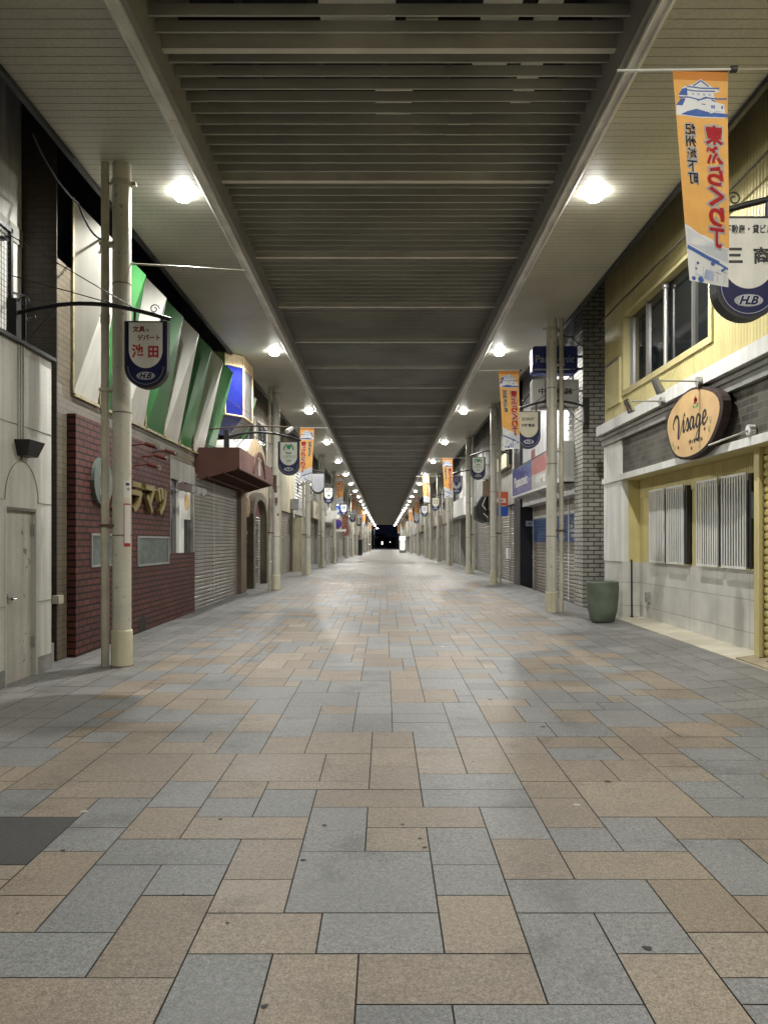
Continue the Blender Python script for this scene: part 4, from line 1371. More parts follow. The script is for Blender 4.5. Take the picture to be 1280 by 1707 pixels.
# upper window
b = MB(); b.box(XR + .10, XR + .12, 9.76, 13.30, 4.10, 5.42, 'glass_dark'); uw = b.build('upper_window', ys_)
b = MB()
for q in ((9.70, 9.80, 4.03, 5.46), (13.28, 13.38, 4.03, 5.46), (9.80, 13.28, 4.03, 4.12), (9.80, 13.28, 5.38, 5.46)):
    b.box(XR - .035, XR + .14, q[0], q[1], q[2], q[3], 'yellow_pale')
b.build('frame', uw)
b = MB()
for yy, w in ((10.55, .03), (12.40, .03), (13.2, .05)): b.box(XR + .06, XR + .10, yy - w / 2, yy + w / 2, 4.12, 5.38, 'alu')
b.box(XR + .06, XR + .098, 9.80, 13.28, 4.12, 4.15, 'alu')
b.build('mullion', uw)
b = MB(); b.cyl((XR + .05, 11.5, 4.12), (XR + .05, 11.5, 5.30), .036, 'alu', 14); b.lathe((XR + .05, 11.5, 5.28), [(.036, 0), (.06, .03), (.05, .08), (0, .1)], 'alu', 14); b.build('post', uw)
b = MB(); b.box(XR - .05, XR, 13.46, 14.3, 3.95, 4.75, 'yellow_pale'); b.box(XR - .052, XR - .046, 13.48, 14.28, 4.72, 4.78, 'alu'); b.build('cover_plate', ys_)
# cornice, tile band, lower band
b = MB()
b.box(XR - .16, XR + .3, -4, YE + .07, 3.49, 3.67, 'white_paint')
b.build('cornice', ys_)
b = MB(); b.box(XR - .07, XR + .3, -4, YE + .02, 3.29, 3.488, 'moulding_grey'); b.box(XR - .10, XR + .3, -4, YE + .02, 3.40, 3.45, 'moulding_grey'); b.build('moulding', ys_)  # its grey carries the shade under the cornice
b = MB(); b.box(XR, XR + .3, -4, YE, 2.69, 3.288, 'band_tile'); b.build('tile_band', ys_)
b = MB()
y_ = -4.0
while y_ < YE - .2:
    b.box(XR - .06, XR + .2, y_, min(y_ + 1.49, YE + .05), 2.585, 2.685, 'white_paint'); y_ += 1.495
b.build('lower_band', ys_)
b = MB(); b.face([(XR - .02, -4, 2.582), (4.6, -4, 2.582), (4.6, YE, 2.582), (XR - .02, YE, 2.582)], 'yellow_pale'); b.build('porch_ceiling', ys_)
XI = 4.45
YP = 13.42
b = MB(); b.box(XR, XR + .10, YP, YE + .07, 1.16, 2.58, 'white_paint'); b.box(XR - .02, XR + .0, YP + .005, YE + .06, 1.16, 3.49, 'white_paint'); b.build('white_pilaster', ys_)
b = MB()
b.box(XR + .1005, XI, YP + .003, YP + .08, 1.158, 2.58, 'yellow_paint'); b.box(4.34, 4.345, YP - .002, YP + .003, 1.158, 2.58, 'yellow_pale')
b.box(XI, XI + .1, 8.9, YP, 1.158, 2.40, 'yellow_paint')
corr_y(b, XI - .005, 8.9, YP - .01, 2.26, 2.58, -1, 'yellow_paint', .055, .010)
b.build('porch_wall', ys_)
b = MB(); b.box(XI - .012, XI + .1, 8.9, YP - .012, -.3, 1.156, 'stone_panel'); b.box(XR - .005, XI - .012, YP - .01, YE + .07, -.3, 1.156, 'stone_panel'); b.build('stone_base', ys_)
b = MB(); b.box(XI - .07, XI - .013, 12.85, 12.98, .5, .66, 'alu'); b.build('service_box', ys_)
# slatted windows
for (ya, yb2) in ((11.14, 12.70), (9.18, 10.78)):
    b = MB(); b.box(XI - .006, XI - .001, ya, yb2, 1.19, 2.34, 'glass_dark'); w_ = b.build('window', ys_)
    half = (yb2 - ya) / 2
    for k in range(2):
        p0 = ya + half * k + .10; p1 = ya + half * (k + 1) - .02
        b = MB()
        xs0, xs1 = XI - .10, XI - .08
        for q in ((p0, p0 + .025, 1.17, 2.35), (p1 - .025, p1, 1.17, 2.35)): b.box(xs0, xs1, q[0], q[1], q[2], q[3], 'white_paint')
        b.box(xs0, xs1, p0 + .025, p1 - .025, 1.17, 1.20, 'white_paint'); b.box(xs0, xs1, p0 + .025, p1 - .025, 2.32, 2.35, 'white_paint')
        n = 8
        for q in range(n):
            yy = p0 + .045 + (p1 - p0 - .09) * (q + .5) / n
            b.box(xs0 + .005, xs0 + .015, yy - .016, yy + .016, 1.20, 2.32, 'white_paint')
        b.build('slat_panel', w_)
        b = MB(); b.box(XI - .072, XI - .012, p0 - .085, p0 - .012, 1.18, 2.33, 'black_iron'); b.build('gap_shade', w_)  # black strip puts shade into the gap beside each slat panel
b = MB(); b.box(XI - .12, XI - .01, 8.98, 9.1, 1.78, 2.10, 'black_plastic'); b.build('letter_box', ys_)
# yellow shutter beside
b = MB(); corr_z(b, 4.32, -4, 8.74, .12, 2.5, -1, 'shutter_yellow', .085, .022); b.box(4.31, 4.35, -4, 8.74, 2.5, 2.575, 'yellow_paint'); b.build('roller_shutter', ys_)
b = MB(); b.box(4.26, 4.46, 8.75, 8.88, -.1, 2.578, 'yellow_paint'); b.box(4.245, 4.28, 8.73, 8.765, .2, 2.5, 'yellow_pale'); b.build('shutter_guide', ys_)
# entrance floor
b = MB()
for a, c in zip([-4, 0, 4, 8, 11], [0, 4, 8, 11, 14.4]):
    b.geo([(4.06, a, zf(a) + .085), (4.6, a, zf(a) + .16), (4.6, c, zf(c) + .16), (4.06, c, zf(c) + .085), (4.06, a, zf(a) - .05), (4.06, c, zf(c) - .05)], [(0, 1, 2, 3), (4, 0, 3, 5)], 'threshold_stone')
tag(b.build('entrance_floor'), 'cream stone strip of floor in front of the yellow shop', 'floor', kind='structure')
b = MB()
fb = lambda x, y, d=0.0: (x, y, zf(y) + .085 + (x - 4.06) * .139 + .004 + d)
for (x0, x1, y0, y1, d, m) in ((4.08, 4.42, 7.9, 8.95, .012, 'board_wood'), (4.2, 4.4, 8.3, 8.33, .018, 'gum'), (4.22, 4.36, 8.5, 8.52, .018, 'gum')):
    b.prism([fb(x0, y0), fb(x1, y0), fb(x1, y1), fb(x0, y1)], (0, 0, d), m)
tag(b.build('floor_board'), 'thin worn board lying on the cream floor by the yellow shutter', 'board')

# wood-slice sign
vs = thing('shop_sign', (XR, 9.9, 2.6), 'oval wood slice sign with cursive lettering and flowers on the yellow shop', 'sign')
yc, zc_, ry, rz = 9.98, 3.05, .90, .455
def oval(k, n, s=1.0, wob=True):
    a = 2 * math.pi * k / n
    w = 1 + (.035 * math.sin(3 * a + .6) + .02 * math.sin(5 * a)) * (1 if wob else 0)
    return (yc - ry * s * w * math.cos(a), zc_ + rz * s * w * math.sin(a))
N = 48
b = MB()
xo_, xi_ = XR - .17, XR - .07
ring_o = [oval(k, N) for k in range(N)]
for k in range(N):
    (y1_, z1_), (y2_, z2_) = ring_o[k], ring_o[(k + 1) % N]
    b.face([(xo_, y1_, z1_), (xi_, y1_, z1_), (xi_, y2_, z2_), (xo_, y2_, z2_)], 'bark', True)
    (y3_, z3_), (y4_, z4_) = oval(k, N, .925), oval(k + 1, N, .925)
    b.face([(xo_, y1_, z1_), (xo_, y2_, z2_), (xo_ - .012, y4_, z4_), (xo_ - .012, y3_, z3_)], 'bark')
b.face([(xi_, y, z) for y, z in ring_o], 'bark')
for (yy, zz) in ((9.4, 3.2), (10.3, 3.0)): b.box(xi_, XR, yy - .03, yy + .03, zz - .03, zz + .03, 'black_iron')
b.build('bark_rim', vs)
b = MB()
b.face([(xo_ - .0121, y, z) for y, z in [oval(k, N, .925) for k in range(N)]], 'wood_face')
def stroke(pts, ws, m, e=.016, n=7):
    # smooth ribbon: pts (u, v) with u to the reader's right (-Y)
    P = []; Wd = []
    for i in range(len(pts) - 1):
        p0 = pts[max(i - 1, 0)]; p1 = pts[i]; p2 = pts[i + 1]; p3 = pts[min(i + 2, len(pts) - 1)]
        for k in range(n):
            t = k / n
            q = [.5 * ((2 * p1[d]) + (-p0[d] + p2[d]) * t + (2 * p0[d] - 5 * p1[d] + 4 * p2[d] - p3[d]) * t * t + (-p0[d] + 3 * p1[d] - 3 * p2[d] + p3[d]) * t ** 3) for d in (0, 1)]
            P.append(q); Wd.append(ws[i] * (1 - t) + ws[i + 1] * t)
    P.append(pts[-1]); Wd.append(ws[-1])
    L = []; Rr = []
    for i, p in enumerate(P):
        a = P[max(i - 1, 0)]; c = P[min(i + 1, len(P) - 1)]
        d = Vector((c[0] - a[0], c[1] - a[1]))
        d = d.normalized() if d.length > 1e-6 else Vector((1, 0))
        h = Wd[i] / 2
        L.append((p[0] - d.y * h, p[1] + d.x * h)); Rr.append((p[0] + d.y * h, p[1] - d.x * h))
    f = lambda q: (xo_ - e, yc - q[0], zc_ + q[1])
    for i in range(len(P) - 1):
        b.face([f(L[i]), f(Rr[i]), f(Rr[i + 1]), f(L[i + 1])], m)
I = 'ink_black'
h_ = .042; t_ = .017
stroke([(-.56, -.02), (-.60, .05), (-.52, .15), (-.42, .13), (-.40, .0), (-.42, -.13), (-.38, -.14), (-.28, .02), (-.20, .17)], [t_, h_ * .7, h_, h_, h_ * 1.4, h_ * 1.2, t_, t_, t_ * 1.4], I)
stroke([(-.22, .07), (-.245, -.05), (-.22, -.085), (-.16, -.03)], [h_, h_ * 1.1, h_ * .8, t_], I)
stroke([(-.195, .125), (-.185, .14)], [.03, .03], I)
stroke([(-.16, -.03), (-.10, .07), (-.07, -.01), (-.095, -.08), (-.145, -.07)], [t_, h_, h_ * 1.2, h_, t_], I)
stroke([(-.095, -.075), (-.03, -.04)], [t_, t_], I)
stroke([(.10, .05), (.03, .07), (-.02, -.01), (.0, -.08), (.05, -.06), (.10, .05)], [h_ * .7, h_ * .8, h_, h_, t_, h_], I)
stroke([(.10, .06), (.085, -.05), (.11, -.08), (.16, -.03)], [h_, h_, h_ * .8, t_], I)
stroke([(.30, .05), (.23, .07), (.18, -.01), (.20, -.08), (.25, -.06), (.30, .05)], [h_ * .7, h_ * .8, h_, h_, t_, h_], I)
stroke([(.30, .06), (.28, -.10), (.24, -.23), (.18, -.235), (.19, -.17), (.30, -.08), (.38, -.02)], [h_, h_ * 1.1, h_, h_ * .7, t_, t_, t_], I)
stroke([(.38, -.02), (.47, .03), (.46, .085), (.41, .075), (.375, 0), (.40, -.075), (.47, -.06), (.53, .0)], [t_, h_ * .8, h_ * .8, h_ * .8, h_ * 1.1, h_, h_ * .6, t_], I)
write(b, 'ヴィサージュ', (xo_ - .016, yc - .16, zc_ - .245), (0, -1, 0), UPV, .42, .058, 'ink_black', .01)
# painted flowers
def petal(u, v, r, m, n=7, e=.0165):
    b.face([(xo_ - e, yc - (u + r * 1.25 * math.cos(2 * math.pi * k / n)), zc_ + v + r * math.sin(2 * math.pi * k / n)) for k in range(n)], m)
for (u, v, r) in ((.16, .255, .032), (.135, .275, .024), (.185, .27, .024), (.155, .30, .022), (.12, .24, .02)): petal(u, v, r, 'ink_red')
for (u, v, r) in ((.09, .20, .018), (.22, .205, .018), (.12, .185, .014), (.19, .185, .016)): petal(u, v, r, 'ink_green')
for (u, v) in ((.44, -.14), (-.42, -.27), (.03, -.33)): petal(u, v, .024, 'ink_brown')
for (u, v) in ((.60, -.12), (.64, -.02), (-.58, -.16), (-.52, -.22)):
    stroke([(u - .03, v - .08), (u, v)], [.012, .006], 'ink_green'); stroke([(u - .03, v - .08), (u - .07, v + .01)], [.012, .006], 'ink_green')
b.build('sign_face', vs)
# spotlights on arms
SPOT = 'silver arm spotlights around the wood slice sign'
def arm_spot(y, z, x0, x1, dz, label, gm):
    s_ = thing('sign_spotlight', (x0, y, z), label, 'spotlight', SPOT)
    b = MB(); b.tube([(x0, y, z), (x1, y, z + dz)], .011, 'alu', 8); b.build('arm', s_)
    b = MB(); b.cyl((x0 + .01, y, z), (x0 - .06, y, z), .06, 'alu', 14); b.build('wall_mount', s_)
    b = MB(); b.cyl((x1 - .02, y, z + dz + .02), (x1 + .05, y - .03, z + dz - .16), .05, gm, 14, .058); b.build('lamp_head', s_)
arm_spot(9.70, 3.53, XR - .16, 3.42, .01, 'dark grey arm spotlight above the wood slice sign', 'spot_grey')
arm_spot(11.0, 3.52, XR - .16, 3.47, .0, 'silver arm spotlight left of the wood slice sign', 'chrome')
s_ = thing('sign_spotlight', (XR - .06, 8.63, 2.74), 'low arm spotlight below the wood slice sign', 'spotlight', SPOT)
b = MB(); b.tube([(XR - .06, 8.63, 2.76), (3.68, 8.75, 2.60)], .012, 'alu', 8); b.build('arm', s_)
b = MB(); b.cyl((XR - .01, 8.63, 2.76), (XR - .08, 8.63, 2.76), .06, 'white_paint', 14); b.build('wall_mount', s_)

# green pot and black pole
py, px_ = 13.2, 3.735
b = MB()
b.lathe((px_, py, zg(px_, py) + .004), [(0, 0), (.185, 0), (.205, .03), (.245, .2), (.266, .42), (.272, .56), (.270, .655), (.274, .672), (.266, .69), (.24, .69), (.232, .62)], 'pot_green', 40)
b.lathe((px_, py, zg(px_, py) + .004), [(.229, .62), (.12, .635), (0, .63)], 'soil', 24)
tag(b.build('plant_pot'), 'large empty green glazed pot beside the grey brick pier', 'pot')
b = MB(); b.tube([(4.29, 13.36, zf(13.4) + .118), (4.295, 13.395, 1.20)], .016, 'black_plastic', 8); b.lathe((4.29, 13.36, zf(13.4) + .116), [(0, 0), (.03, 0), (.03, .02), (.018, .03)], 'black_plastic', 10)
tag(b.build('black_pole'), 'thin black pole leaning against the cream stone wall', 'pole')

# ---- appliance shop with the grey brick pier
es = thing('appliance_shop', (4.2, 19, 0), 'appliance shop with blue topped shutters, white facade and grey brick pier', 'building')
b = MB(); b.box(4.04, 9, 15.70, 16.4, -.3, 9.0, 'grey_brick'); b.build('brick_pier', es)
b = MB(); b.box(4.10, 9, 16.41, 22.9, 2.55, 9.0, 'facade_white'); b.box(4.75, 9, 16.41, 22.9, -.3, 2.55, 'dark_inside')
b.box(4.085, 4.10, 21.6, 21.75, 3.6, 5.9, 'white_paint'); b.box(4.085, 4.10, 20.7, 20.8, 3.6, 5.9, 'white_paint'); b.box(4.085, 4.10, 18.6, 18.65, 3.6, 5.9, 'white_paint')
b.box(4.09, 4.10, 21.0, 21.5, 3.75, 4.05, 'elec_red'); b.build('facade', es)
b = MB(); b.box(4.00, 4.06, 16.5, 16.75, 3.4, 7, 'white_paint')
for q in range(18): b.box(3.96, 4.0, 16.52, 16.73, 3.5 + q * .14, 3.58 + q * .14, 'white_paint')
b.build('stone_quoin', es)
XS_ = 4.42
for (ya, yb2) in ((16.45, 18.35), (18.45, 20.6), (20.7, 22.75)):
    zb0 = zf(19) - .03
    b = MB()
    corr_z(b, XS_, ya, yb2, zb0, 1.50, -1, 'shutter_warm', .085, .02); corr_z(b, XS_, ya, yb2, 1.50, 2.18, -1, 'shutter_blue', .085, .02)
    b.box(XS_ - .01, XS_ + .02, ya, yb2, 2.18, 2.26, 'box_white'); corr_z(b, XS_, ya, yb2, 2.26, 2.9, -1, 'shutter_warm', .085, .012)
    if ya < 17:
        for u, v, w in ((0, 0, .5), (.1, .1, .3), (-.05, -.12, .42), (.02, .2, .1)): b.box(XS_ - .025, XS_ - .021, 18.0 + u - w / 2, 18.0 + u + w / 2, 1.78 + v - .035, 1.78 + v + .035, 'sign_grey')
    b.build('roller_shutter', es)
    b = MB(); b.box(XS_ - .03, XS_ + .03, yb2, yb2 + .09, -.1, 2.6, 'box_white'); b.build('guide_rail', es)
b = MB(); b.box(4.03, 9, 22.92, 24.0, -.3, 7.0, 'navy_tile'); b.build('navy_pier', es)
b = MB(); b.box(4.2, 4.75, 22.90, 22.918, 1.98, 2.14, 'sign_grey'); b.face([(4.26, 22.898, 2.03), (4.36, 22.898, 2.03), (4.34, 22.898, 2.09), (4.28, 22.898, 2.08)], 'ink_blue'); b.build('name_plate', es)
# fascia sign box
fs = thing('fascia_sign', (4.1, 20, 2.8), 'long blue, red and grey fascia sign over the blue topped shutters', 'sign')
b = MB()
FX = 3.80
b.box(FX, 4.42, 16.45, 22.88, 2.80, 2.85, 'box_white'); b.box(FX, 4.10, 16.45, 22.88, 3.62, 3.66, 'gutter_dark')
b.box(FX + .002, 4.10, 17.0, 22.88, 2.852, 3.618, 'box_white')
b.box(FX - .02, 4.099, 16.42, 16.98, 2.80, 3.665, 'box_white'); b.box(FX - .024, FX - .021, 16.50, 16.9, 2.9, 3.56, 'moulding_grey')
b.build('sign_box', fs)
b = MB()
fxx = FX - .003
b.face([(fxx, 22.86, 2.86), (fxx, 19.9, 2.86), (fxx, 19.9, 3.61), (fxx, 22.86, 3.61)], 'elec_fascia_blue')
b.face([(fxx, 19.9, 3.22), (fxx, 17.6, 3.22), (fxx, 17.6, 3.61), (fxx, 19.9, 3.61)], 'elec_red')
b.face([(fxx, 19.9, 2.86), (fxx, 17.0, 2.86), (fxx, 17.0, 3.215), (fxx, 19.9, 3.215)], 'elec_grey')
b.face([(fxx, 17.6, 3.22), (fxx, 17.0, 3.22), (fxx, 17.0, 3.61), (fxx, 17.6, 3.61)], 'box_white')
write(b, 'Panasonic', (fxx - .004, 21.5, 3.22), (0, -1, 0), UPV, 2.0, .28, 'sign_white', .02)
write(b, '中野電器', (fxx - .004, 18.5, 3.04), (0, -1, 0), UPV, 1.7, .2, 'box_white', .02)
b.build('sign_face', fs)
b = MB(); b.bar((4.4, 19.6, 2.45), (3.9, 19.6, 2.81), .035, 'box_white'); b.bar((4.4, 17.0, 2.45), (3.9, 17.0, 2.81), .035, 'box_white'); b.build('brace', fs)
# projecting signs
b1_ = thing('projecting_sign', (4.04, 15.7, 5.2), 'blue box sign with pale lettering, jutting out above the white one', 'sign')
def rbox(b, x0, x1, y0, y1, z0, z1, r, m):
    pts = []
    for (cx, cz, a0) in ((x1 - r, z1 - r, 0), (x0 + r, z1 - r, 90), (x0 + r, z0 + r, 180), (x1 - r, z0 + r, 270)):
        for k in range(6): pts.append((cx + r * math.cos(R(a0 + 18 * k)), y0, cz + r * math.sin(R(a0 + 18 * k))))
    b.prism(pts[::-1], (0, y1 - y0, 0), m)
b = MB(); rbox(b, 2.98, 3.89, 15.52, 15.80, 4.91, 5.46, .06, 'elec_blue'); write(b, 'Panasonic', (3.435, 15.516, 5.20), (1, 0, 0), UPV, .78, .14, 'sign_grey', .015)
b.box(3.02, 3.85, 15.514, 15.519, 4.99, 5.0, 'sign_grey'); b.build('sign_box', b1_)
b = MB(); b.bar((3.89, 15.74, 5.3), (4.06, 15.74, 5.3), .04, 'black_iron'); b.bar((3.89, 15.74, 5.05), (4.06, 15.74, 5.05), .04, 'black_iron'); b.build('bracket', b1_)
b2_ = thing('projecting_sign', (4.04, 15.7, 4.5), 'white box sign with black lettering, jutting out below the blue one', 'sign')
b = MB(); rbox(b, 2.99, 3.93, 15.58, 15.84, 4.22, 4.80, .03, 'box_white'); write(b, '中野電器', (3.46, 15.576, 4.56), (1, 0, 0), UPV, .68, .12, 'ink_black', .02); b.build('sign_box', b2_)
b = MB(); b.bar((3.93, 15.75, 4.6), (4.06, 15.75, 4.6), .05, 'alu'); b.build('bracket', b2_)

# ---- other shops on the right
o = shop(1, 24.05, 30.5, 'shop with cream shutters and orange number sign, right side', 'plaster_grey', 'shutter_warm', xf=4.2, bays=3, win=False)
b = MB(); b.box(4.1, 4.2, 25.6, 26.0, .95, 1.3, 'ink_white'); b.build('post_box', o)
sg_ = thing('projecting_sign', (4.0, 26.2, 2.9), 'orange sign with white figure above a blue strip, right side', 'sign')
b = MB(); b.box(3.62, 4.2, 26.2, 26.35, 2.75, 3.22, 'red_orange'); write(b, '6', (3.78, 26.197, 3.0), XU, UPV, .19, .32, 'sign_white', .02); write(b, 'ca', (4.02, 26.197, 2.92), XU, UPV, .22, .14, 'sign_white', .02); b.build('orange_panel', sg_)
b = MB(); b.box(3.64, 4.2, 26.2, 26.34, 2.40, 2.72, 'road_blue'); write(b, 'OK', (3.9, 26.197, 2.6), XU, UPV, .22, .08, 'sign_white', .02) if False else None; b.build('blue_panel', sg_)
sg_ = thing('projecting_sign', (4.0, 28.2, 4.3), 'orange box sign with cream side, high on the right side', 'sign')
b = MB(); b.box(3.95, 4.3, 28.0, 28.1, 4.05, 4.58, 'orange_sign'); b.build('orange_panel', sg_)
b = MB(); b.prism([(4.02, 25.4, 4.0), (4.02, 27.95, 4.0), (4.02, 27.95, 4.5), (4.02, 25.4, 4.5)], (.14, 0, 0), 'sign_cream'); b.box(3.99, 4.19, 25.4, 27.95, 4.5, 4.56, 'gutter_dark'); b.build('cream_panel', sg_)
shop(1, 30.55, 36.0, 'grey concrete shop with an angular black sign, right side', 'concrete', 'shutter_grey', xf=4.2, bays=1, win=False)
sg_ = thing('projecting_sign', (3.9, 31.5, 2.8), 'angular black sign with white chevron strips, right side', 'sign')
b = MB(); b.prism([(3.75, 31.2, 2.5), (4.15, 31.2, 2.30), (4.2, 31.2, 3.55), (3.95, 31.2, 3.35), (3.7, 31.2, 2.95)], (0, 1.6, 0), 'gutter_dark')
b.build('black_body', sg_)
b = MB(); b.bar((4.1, 31.17, 3.35), (3.95, 31.17, 3.0), .03, 'sign_white'); b.bar((3.95, 31.17, 3.0), (4.12, 31.17, 2.8), .03, 'sign_white'); b.bar((4.0, 31.17, 2.68), (4.18, 31.17, 2.5), .03, 'sign_white'); b.build('chevron', sg_)
b = MB(); b.lathe((4.0, 30.2, 3.95), [(0, 0), (.16, .02), (.18, .3), (.15, .5), (.1, .62), (0, .64)], 'box_white', 14); b.box(3.85, 4.3, 30.1, 30.3, 3.3, 3.9, 'plaster_brown')
tag(b.build('wall_lantern'), 'white drum lantern above a brown bracket, right side', 'lantern')
o = shop(1, 36.05, 43, 'open dark shop with a white board above, right side', 'plaster_white', 'shutter_grey', xf=4.2, bays=1, opening=0, fascia=('white_paint', 2.6, 3.45, .5), win=False)
for q in range(3):
    bk = thing('goods_crate', (4.6 + .3 * q, 37.2 + 1.5 * q, zf(38)), 'dark crate of goods in the open shop, %s from the front' % ORD[q], 'crate', 'crates inside the open shop')
    b = MB(); x_, y_ = 4.6 + .3 * q, 37.2 + 1.5 * q
    for s2 in (0, 1):
        zz = zf(38) + .02 + .3 * s2
        b.box(x_ - .25, x_ + .25, y_ - .2, y_ + .2, zz, zz + .02, 'plaster_brown')
        for e in (-.25, .23): b.box(x_ + e, x_ + e + .02, y_ - .2, y_ + .2, zz + .02, zz + .26, 'plaster_brown')
        for e in (-.2, .18): b.box(x_ - .23, x_ + .23, y_ + e, y_ + e + .02, zz + .02, zz + .26, 'plaster_brown')
    b.build('crate_body', bk)
RN = [(43.05, 49, 'concrete'), (49.05, 56, 'plaster_beige'), (56.05, 63, 'plaster_white'), (63.05, 72, 'plaster_grey'), (72.05, 82, 'plaster_cream'), (82.05, 93, 'concrete'), (93.05, 106, 'plaster_white'),
      (106.05, 120, 'plaster_beige'), (120.05, 138, 'plaster_grey'), (138.05, 158, 'plaster_cream'), (158.05, 182, 'concrete'), (182.05, 206, 'plaster_white')]
CN = {'concrete': 'concrete', 'plaster_beige': 'beige', 'plaster_white': 'white', 'plaster_grey': 'grey', 'plaster_cream': 'cream'}
for n, (a, c, m) in enumerate(RN):
    shop(1, a, c, '%s shop front deep in the arcade, %s of the distant ones on the right' % (CN[m], ORD[n]), m, ['shutter_grey', 'shutter_warm'][n % 2], xf=4.2,
         fascia=[('sign_grey', 2.6, 3.4, .3), None, ('plaster_beige', 2.6, 3.3, .3)][n % 3], bays=3, win=n < 4)
# bright shop sign far down on the right
ls = thing('lit_sign', (2.9, 118, 2), 'glowing white sign and shop window far down on the right', 'sign')
b = MB(); b.box(2.3, 3.15, 118, 118.3, 1.8, 2.4, 'sign_lit'); b.build('lit_box', ls)
b = MB(); b.box(2.45, 3.05, 118.05, 118.3, .35, 1.6, 'sign_lit'); b.build('lit_window', ls)
b = MB(); b.box(2.25, 3.3, 118.31, 119.2, -.3, 2.5, 'plaster_grey'); b.build('cabinet', ls)

# ------------------------------------------------------------------ road signs on the left
rp = thing('road_sign', (-3.14, 51, zf(51)), 'blue round walkers sign above a round no parking sign on a pole, left side', 'road sign')
z_ = zf(51)
b = MB(); b.cyl((-3.14, 51.06, z_ - .1), (-3.14, 51.06, 3.95), .038, 'alu', 12); b.build('pole', rp)
def disc(b, cx, cy, cz, r, m, t=.02, n=28): b.prism([(cx + r * math.cos(2 * math.pi * k / n), cy, cz + r * math.sin(2 * math.pi * k / n)) for k in range(n)][::-1], (0, t, 0), m)
b = MB(); disc(b, -3.11, 51, 3.65, .30, 'ink_white'); disc(b, -3.11, 50.99, 3.65, .28, 'road_blue', .009)
for (u, v, w, h) in ((-.04, .10, .06, .06), (-.06, -.05, .09, .14), (.05, .02, .05, .05), (.04, -.08, .07, .10), (-.06, -.17, .035, .12), (-.01, -.17, .035, .12)):
    b.face([(-3.11 + u - w / 2 + .02, 50.985, 3.65 + v - h / 2), (-3.11 + u + w / 2 + .02, 50.985, 3.65 + v - h / 2), (-3.11 + u + w / 2 + .02, 50.985, 3.65 + v + h / 2), (-3.11 + u - w / 2 + .02, 50.985, 3.65 + v + h / 2)], 'ink_white')
b.build('walkers_disc', rp)
b = MB(); b.box(-3.26, -2.98, 50.99, 51.02, 3.08, 3.32, 'sign_white'); b.build('notice_plate', rp)
b = MB(); disc(b, -3.11, 51, 2.72, .30, 'no_park_red'); disc(b, -3.11, 50.99, 2.72, .255, 'no_park_blue', .009); b.bar((-3.29, 50.987, 2.9), (-2.93, 50.987, 2.54), .045, 'no_park_red', .004); b.build('no_parking_disc', rp)
b = MB(); b.box(-3.2, -2.55, 50.99, 51.02, 2.22, 2.36, 'sign_white'); b.build('lower_plate', rp)
r2 = dup(rp, (-3.05, 92, zf(92) - .9), 'smaller looking pair of round road signs deep on the left side')
# red vertical sign
vs2 = thing('projecting_sign', (-3.6, 58, 2.9), 'narrow white sign with red vertical lettering, far left side', 'sign')
b = MB(); b.box(-3.25, -2.72, 58, 58.15, 1.95, 3.55, 'plaster_beige')
for q, ch in enumerate('クスリ'): write(b, ch, (-2.98, 57.996, 3.28 - q * .52), XU, UPV, .38, .42, 'ink_red', .04)
b.build('sign_box', vs2)
b = MB(); b.bar((-3.25, 58.07, 3.2), (-4.12, 58.07, 3.2), .05, 'alu'); b.build('bracket', vs2)
sg_ = thing('projecting_sign', (-3.6, 45, 3.3), 'white slanted box sign on a lamp arm, left side beyond the fourth post', 'sign')
b = MB(); b.prism([(-3.35, 45, 2.75), (-2.85, 45, 2.9), (-2.75, 45, 3.35), (-3.4, 45, 3.35)], (0, .12, 0), 'sign_white'); b.build('sign_box', sg_)
b = MB(); b.bar((-3.35, 45.06, 3.2), (-4.1, 45.06, 3.2), .04, 'alu'); b.build('bracket', sg_)
# dark display board standing far left
b = MB(); b.box(-2.95, -2.45, 85, 85.1, zf(85), zf(85) + 1.75, 'black_plastic'); b.box(-2.9, -2.5, 84.99, 85, zf(85) + .3, zf(85) + 1.7, 'glass_dark'); b.box(-2.98, -2.42, 84.9, 85.2, zf(85) - .02, zf(85) + .04, 'black_iron')
tag(b.build('display_board'), 'black standing board in front of the far left shops', 'board')

# ------------------------------------------------------------------ night beyond the arcade
def tower(x0, x1, y, h, label, lights):
    o = thing('night_building', ((x0 + x1) / 2, y, zf(y)), label, 'building')
    b = MB(); b.box(x0, x1, y, y + 12, zf(y) - 1, h, 'city_dark')
    b.box(x0 - .1, x1 + .1, y - .1, y + 12.1, h, h + .4, 'city_dark'); b.build('wall', o)
    for (x, z, w, hh, m) in lights:
        b = MB(); b.box(x, x + w, y - .06, y - .01, z, z + hh, m); b.build('window', o)
tower(-26, -4.2, 236, 5.5, 'dark building at the far end, left of the street', [(-4.9, 2.6, 1.0, .5, 'red_dim'), (-4.9, 1.7, .9, .4, 'red_dim'), (-5.2, .9, .15, .2, 'window_lit'), (-4.75, .8, .25, .25, 'window_lit'), (-4.3 - .25, .9, .15, .2, 'window_lit')])
tower(-4.0, .2, 300, 4.4, 'dark block closing the far end of the street', [(-1.2, .6, .5, 1.2, 'window_lit'), (-3.9, 3.0, 1.5, .8, 'sign_grey')])
tower(.5, 4.6, 330, 3.2, 'low dark building closing the far end of the street', [(2.2, 1.4, .3, .4, 'window_lit')])
tower(3.8, 26, 240, 6.4, 'dark building at the far end, right of the street', [(4.2, 3.4, .5, .4, 'red_dim')])
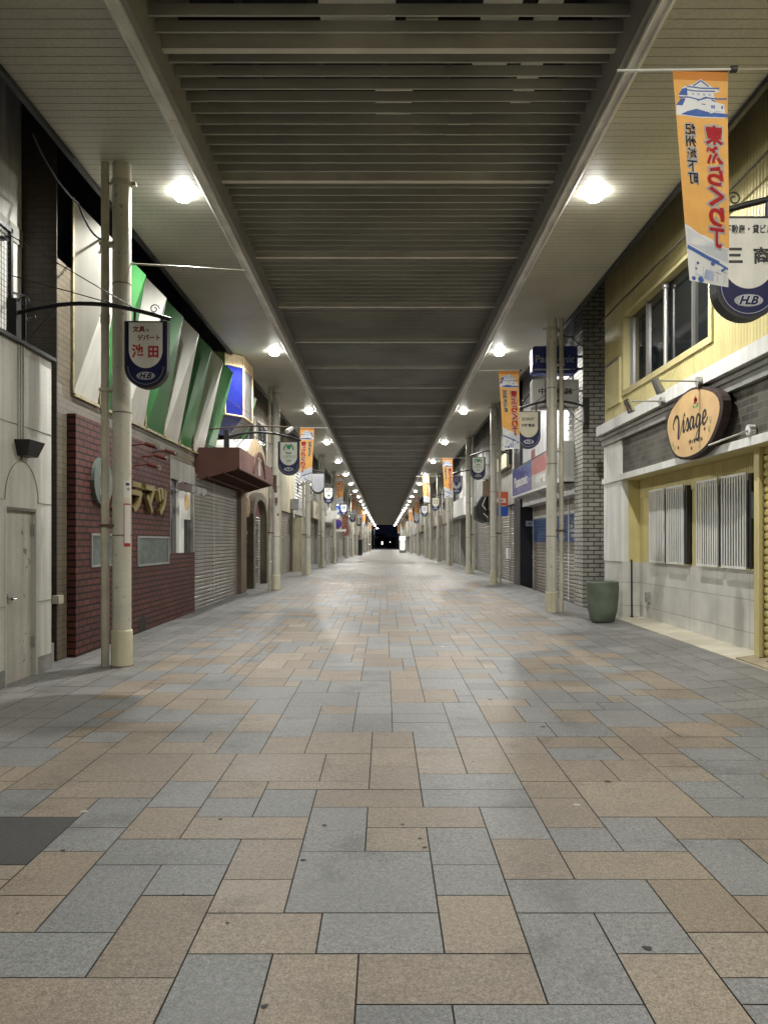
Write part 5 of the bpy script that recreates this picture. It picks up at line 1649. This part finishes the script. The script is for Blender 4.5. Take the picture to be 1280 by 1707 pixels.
lp = thing('added_lamp', (-3.0, 224, zf(224)), 'slim lamp added beyond the arcade to light the far facades', 'added lamp')  # lamp put in only to brighten the facades at the far end
b = MB(); b.cyl((-3.0, 224, zf(224)), (-3.0, 224, 5.4), .07, 'alu', 10, .05); b.tube([(-3.0, 224, 5.35), (-2.2, 224, 5.6)], .04, 'alu', 8); b.build('pole', lp)
b = MB(); b.box(-2.5, -1.9, 223.9, 224.1, 5.52, 5.6, 'lamp_glow'); b.build('lamp_head', lp)
ld2 = bpy.data.lights.new('added_lamp_light', 'POINT'); ld2.energy = 900; ld2.color = (.85, .93, 1.0); ld2.shadow_soft_size = .1
l2 = bpy.data.objects.new('added_lamp_light', ld2); COL.objects.link(l2); l2.location = (-2.2, 224, 5.35)
# loose cables
def cable(pts, r, m, label, sag=0.0):
    P = []
    for a, c in zip(pts, pts[1:]):
        a, c = Vector(a), Vector(c)
        for k in range(10):
            t = k / 10
            q = a.lerp(c, t); q.z -= sag * 4 * t * (1 - t); P.append(q)
    P.append(Vector(pts[-1]))
    b = MB(); b.tube(P, r, m, 6)
    tag(b.build('cable'), label, 'cable')
cable([(-3.75, 8.2, 5.86), (-3.70, 9.3, 5.60), (-3.30, 9.02, 5.05)], .012, 'cable_black', 'black cable looping from the roof edge to the nearest left post', .10)
cable([(-3.62, 9.9, 5.50), (-3.45, 9.3, 5.02), (-3.30, 9.0, 5.12)], .012, 'wire_white', 'white cable looping beside the nearest left post', .10)
cable([(3.42, 15.2, 5.70), (3.75, 15.4, 5.62), (4.04, 15.62, 5.50), (4.15, 14.6, 5.35)], .012, 'cable_black', 'black cable drooping from the nearest right post to the brick pier', .05)
cable([(3.5, 15.3, 5.55), (3.7, 15.6, 5.2), (4.03, 15.68, 5.75)], .010, 'cable_black', 'thin black cable hanging in a loop on the brick pier', .06)
cable([(-3.75, 16.1, 3.55), (-3.3, 19.0, 3.72), (-3.12, 22.0, 3.35)], .012, 'cable_black', 'black cable running over the red awning to the second left post', .04)
cable([(-3.9, 20.5, 4.6), (-3.2, 22.0, 4.3)], .010, 'cable_black', 'thin black cable from the facade to the second left post', .06)
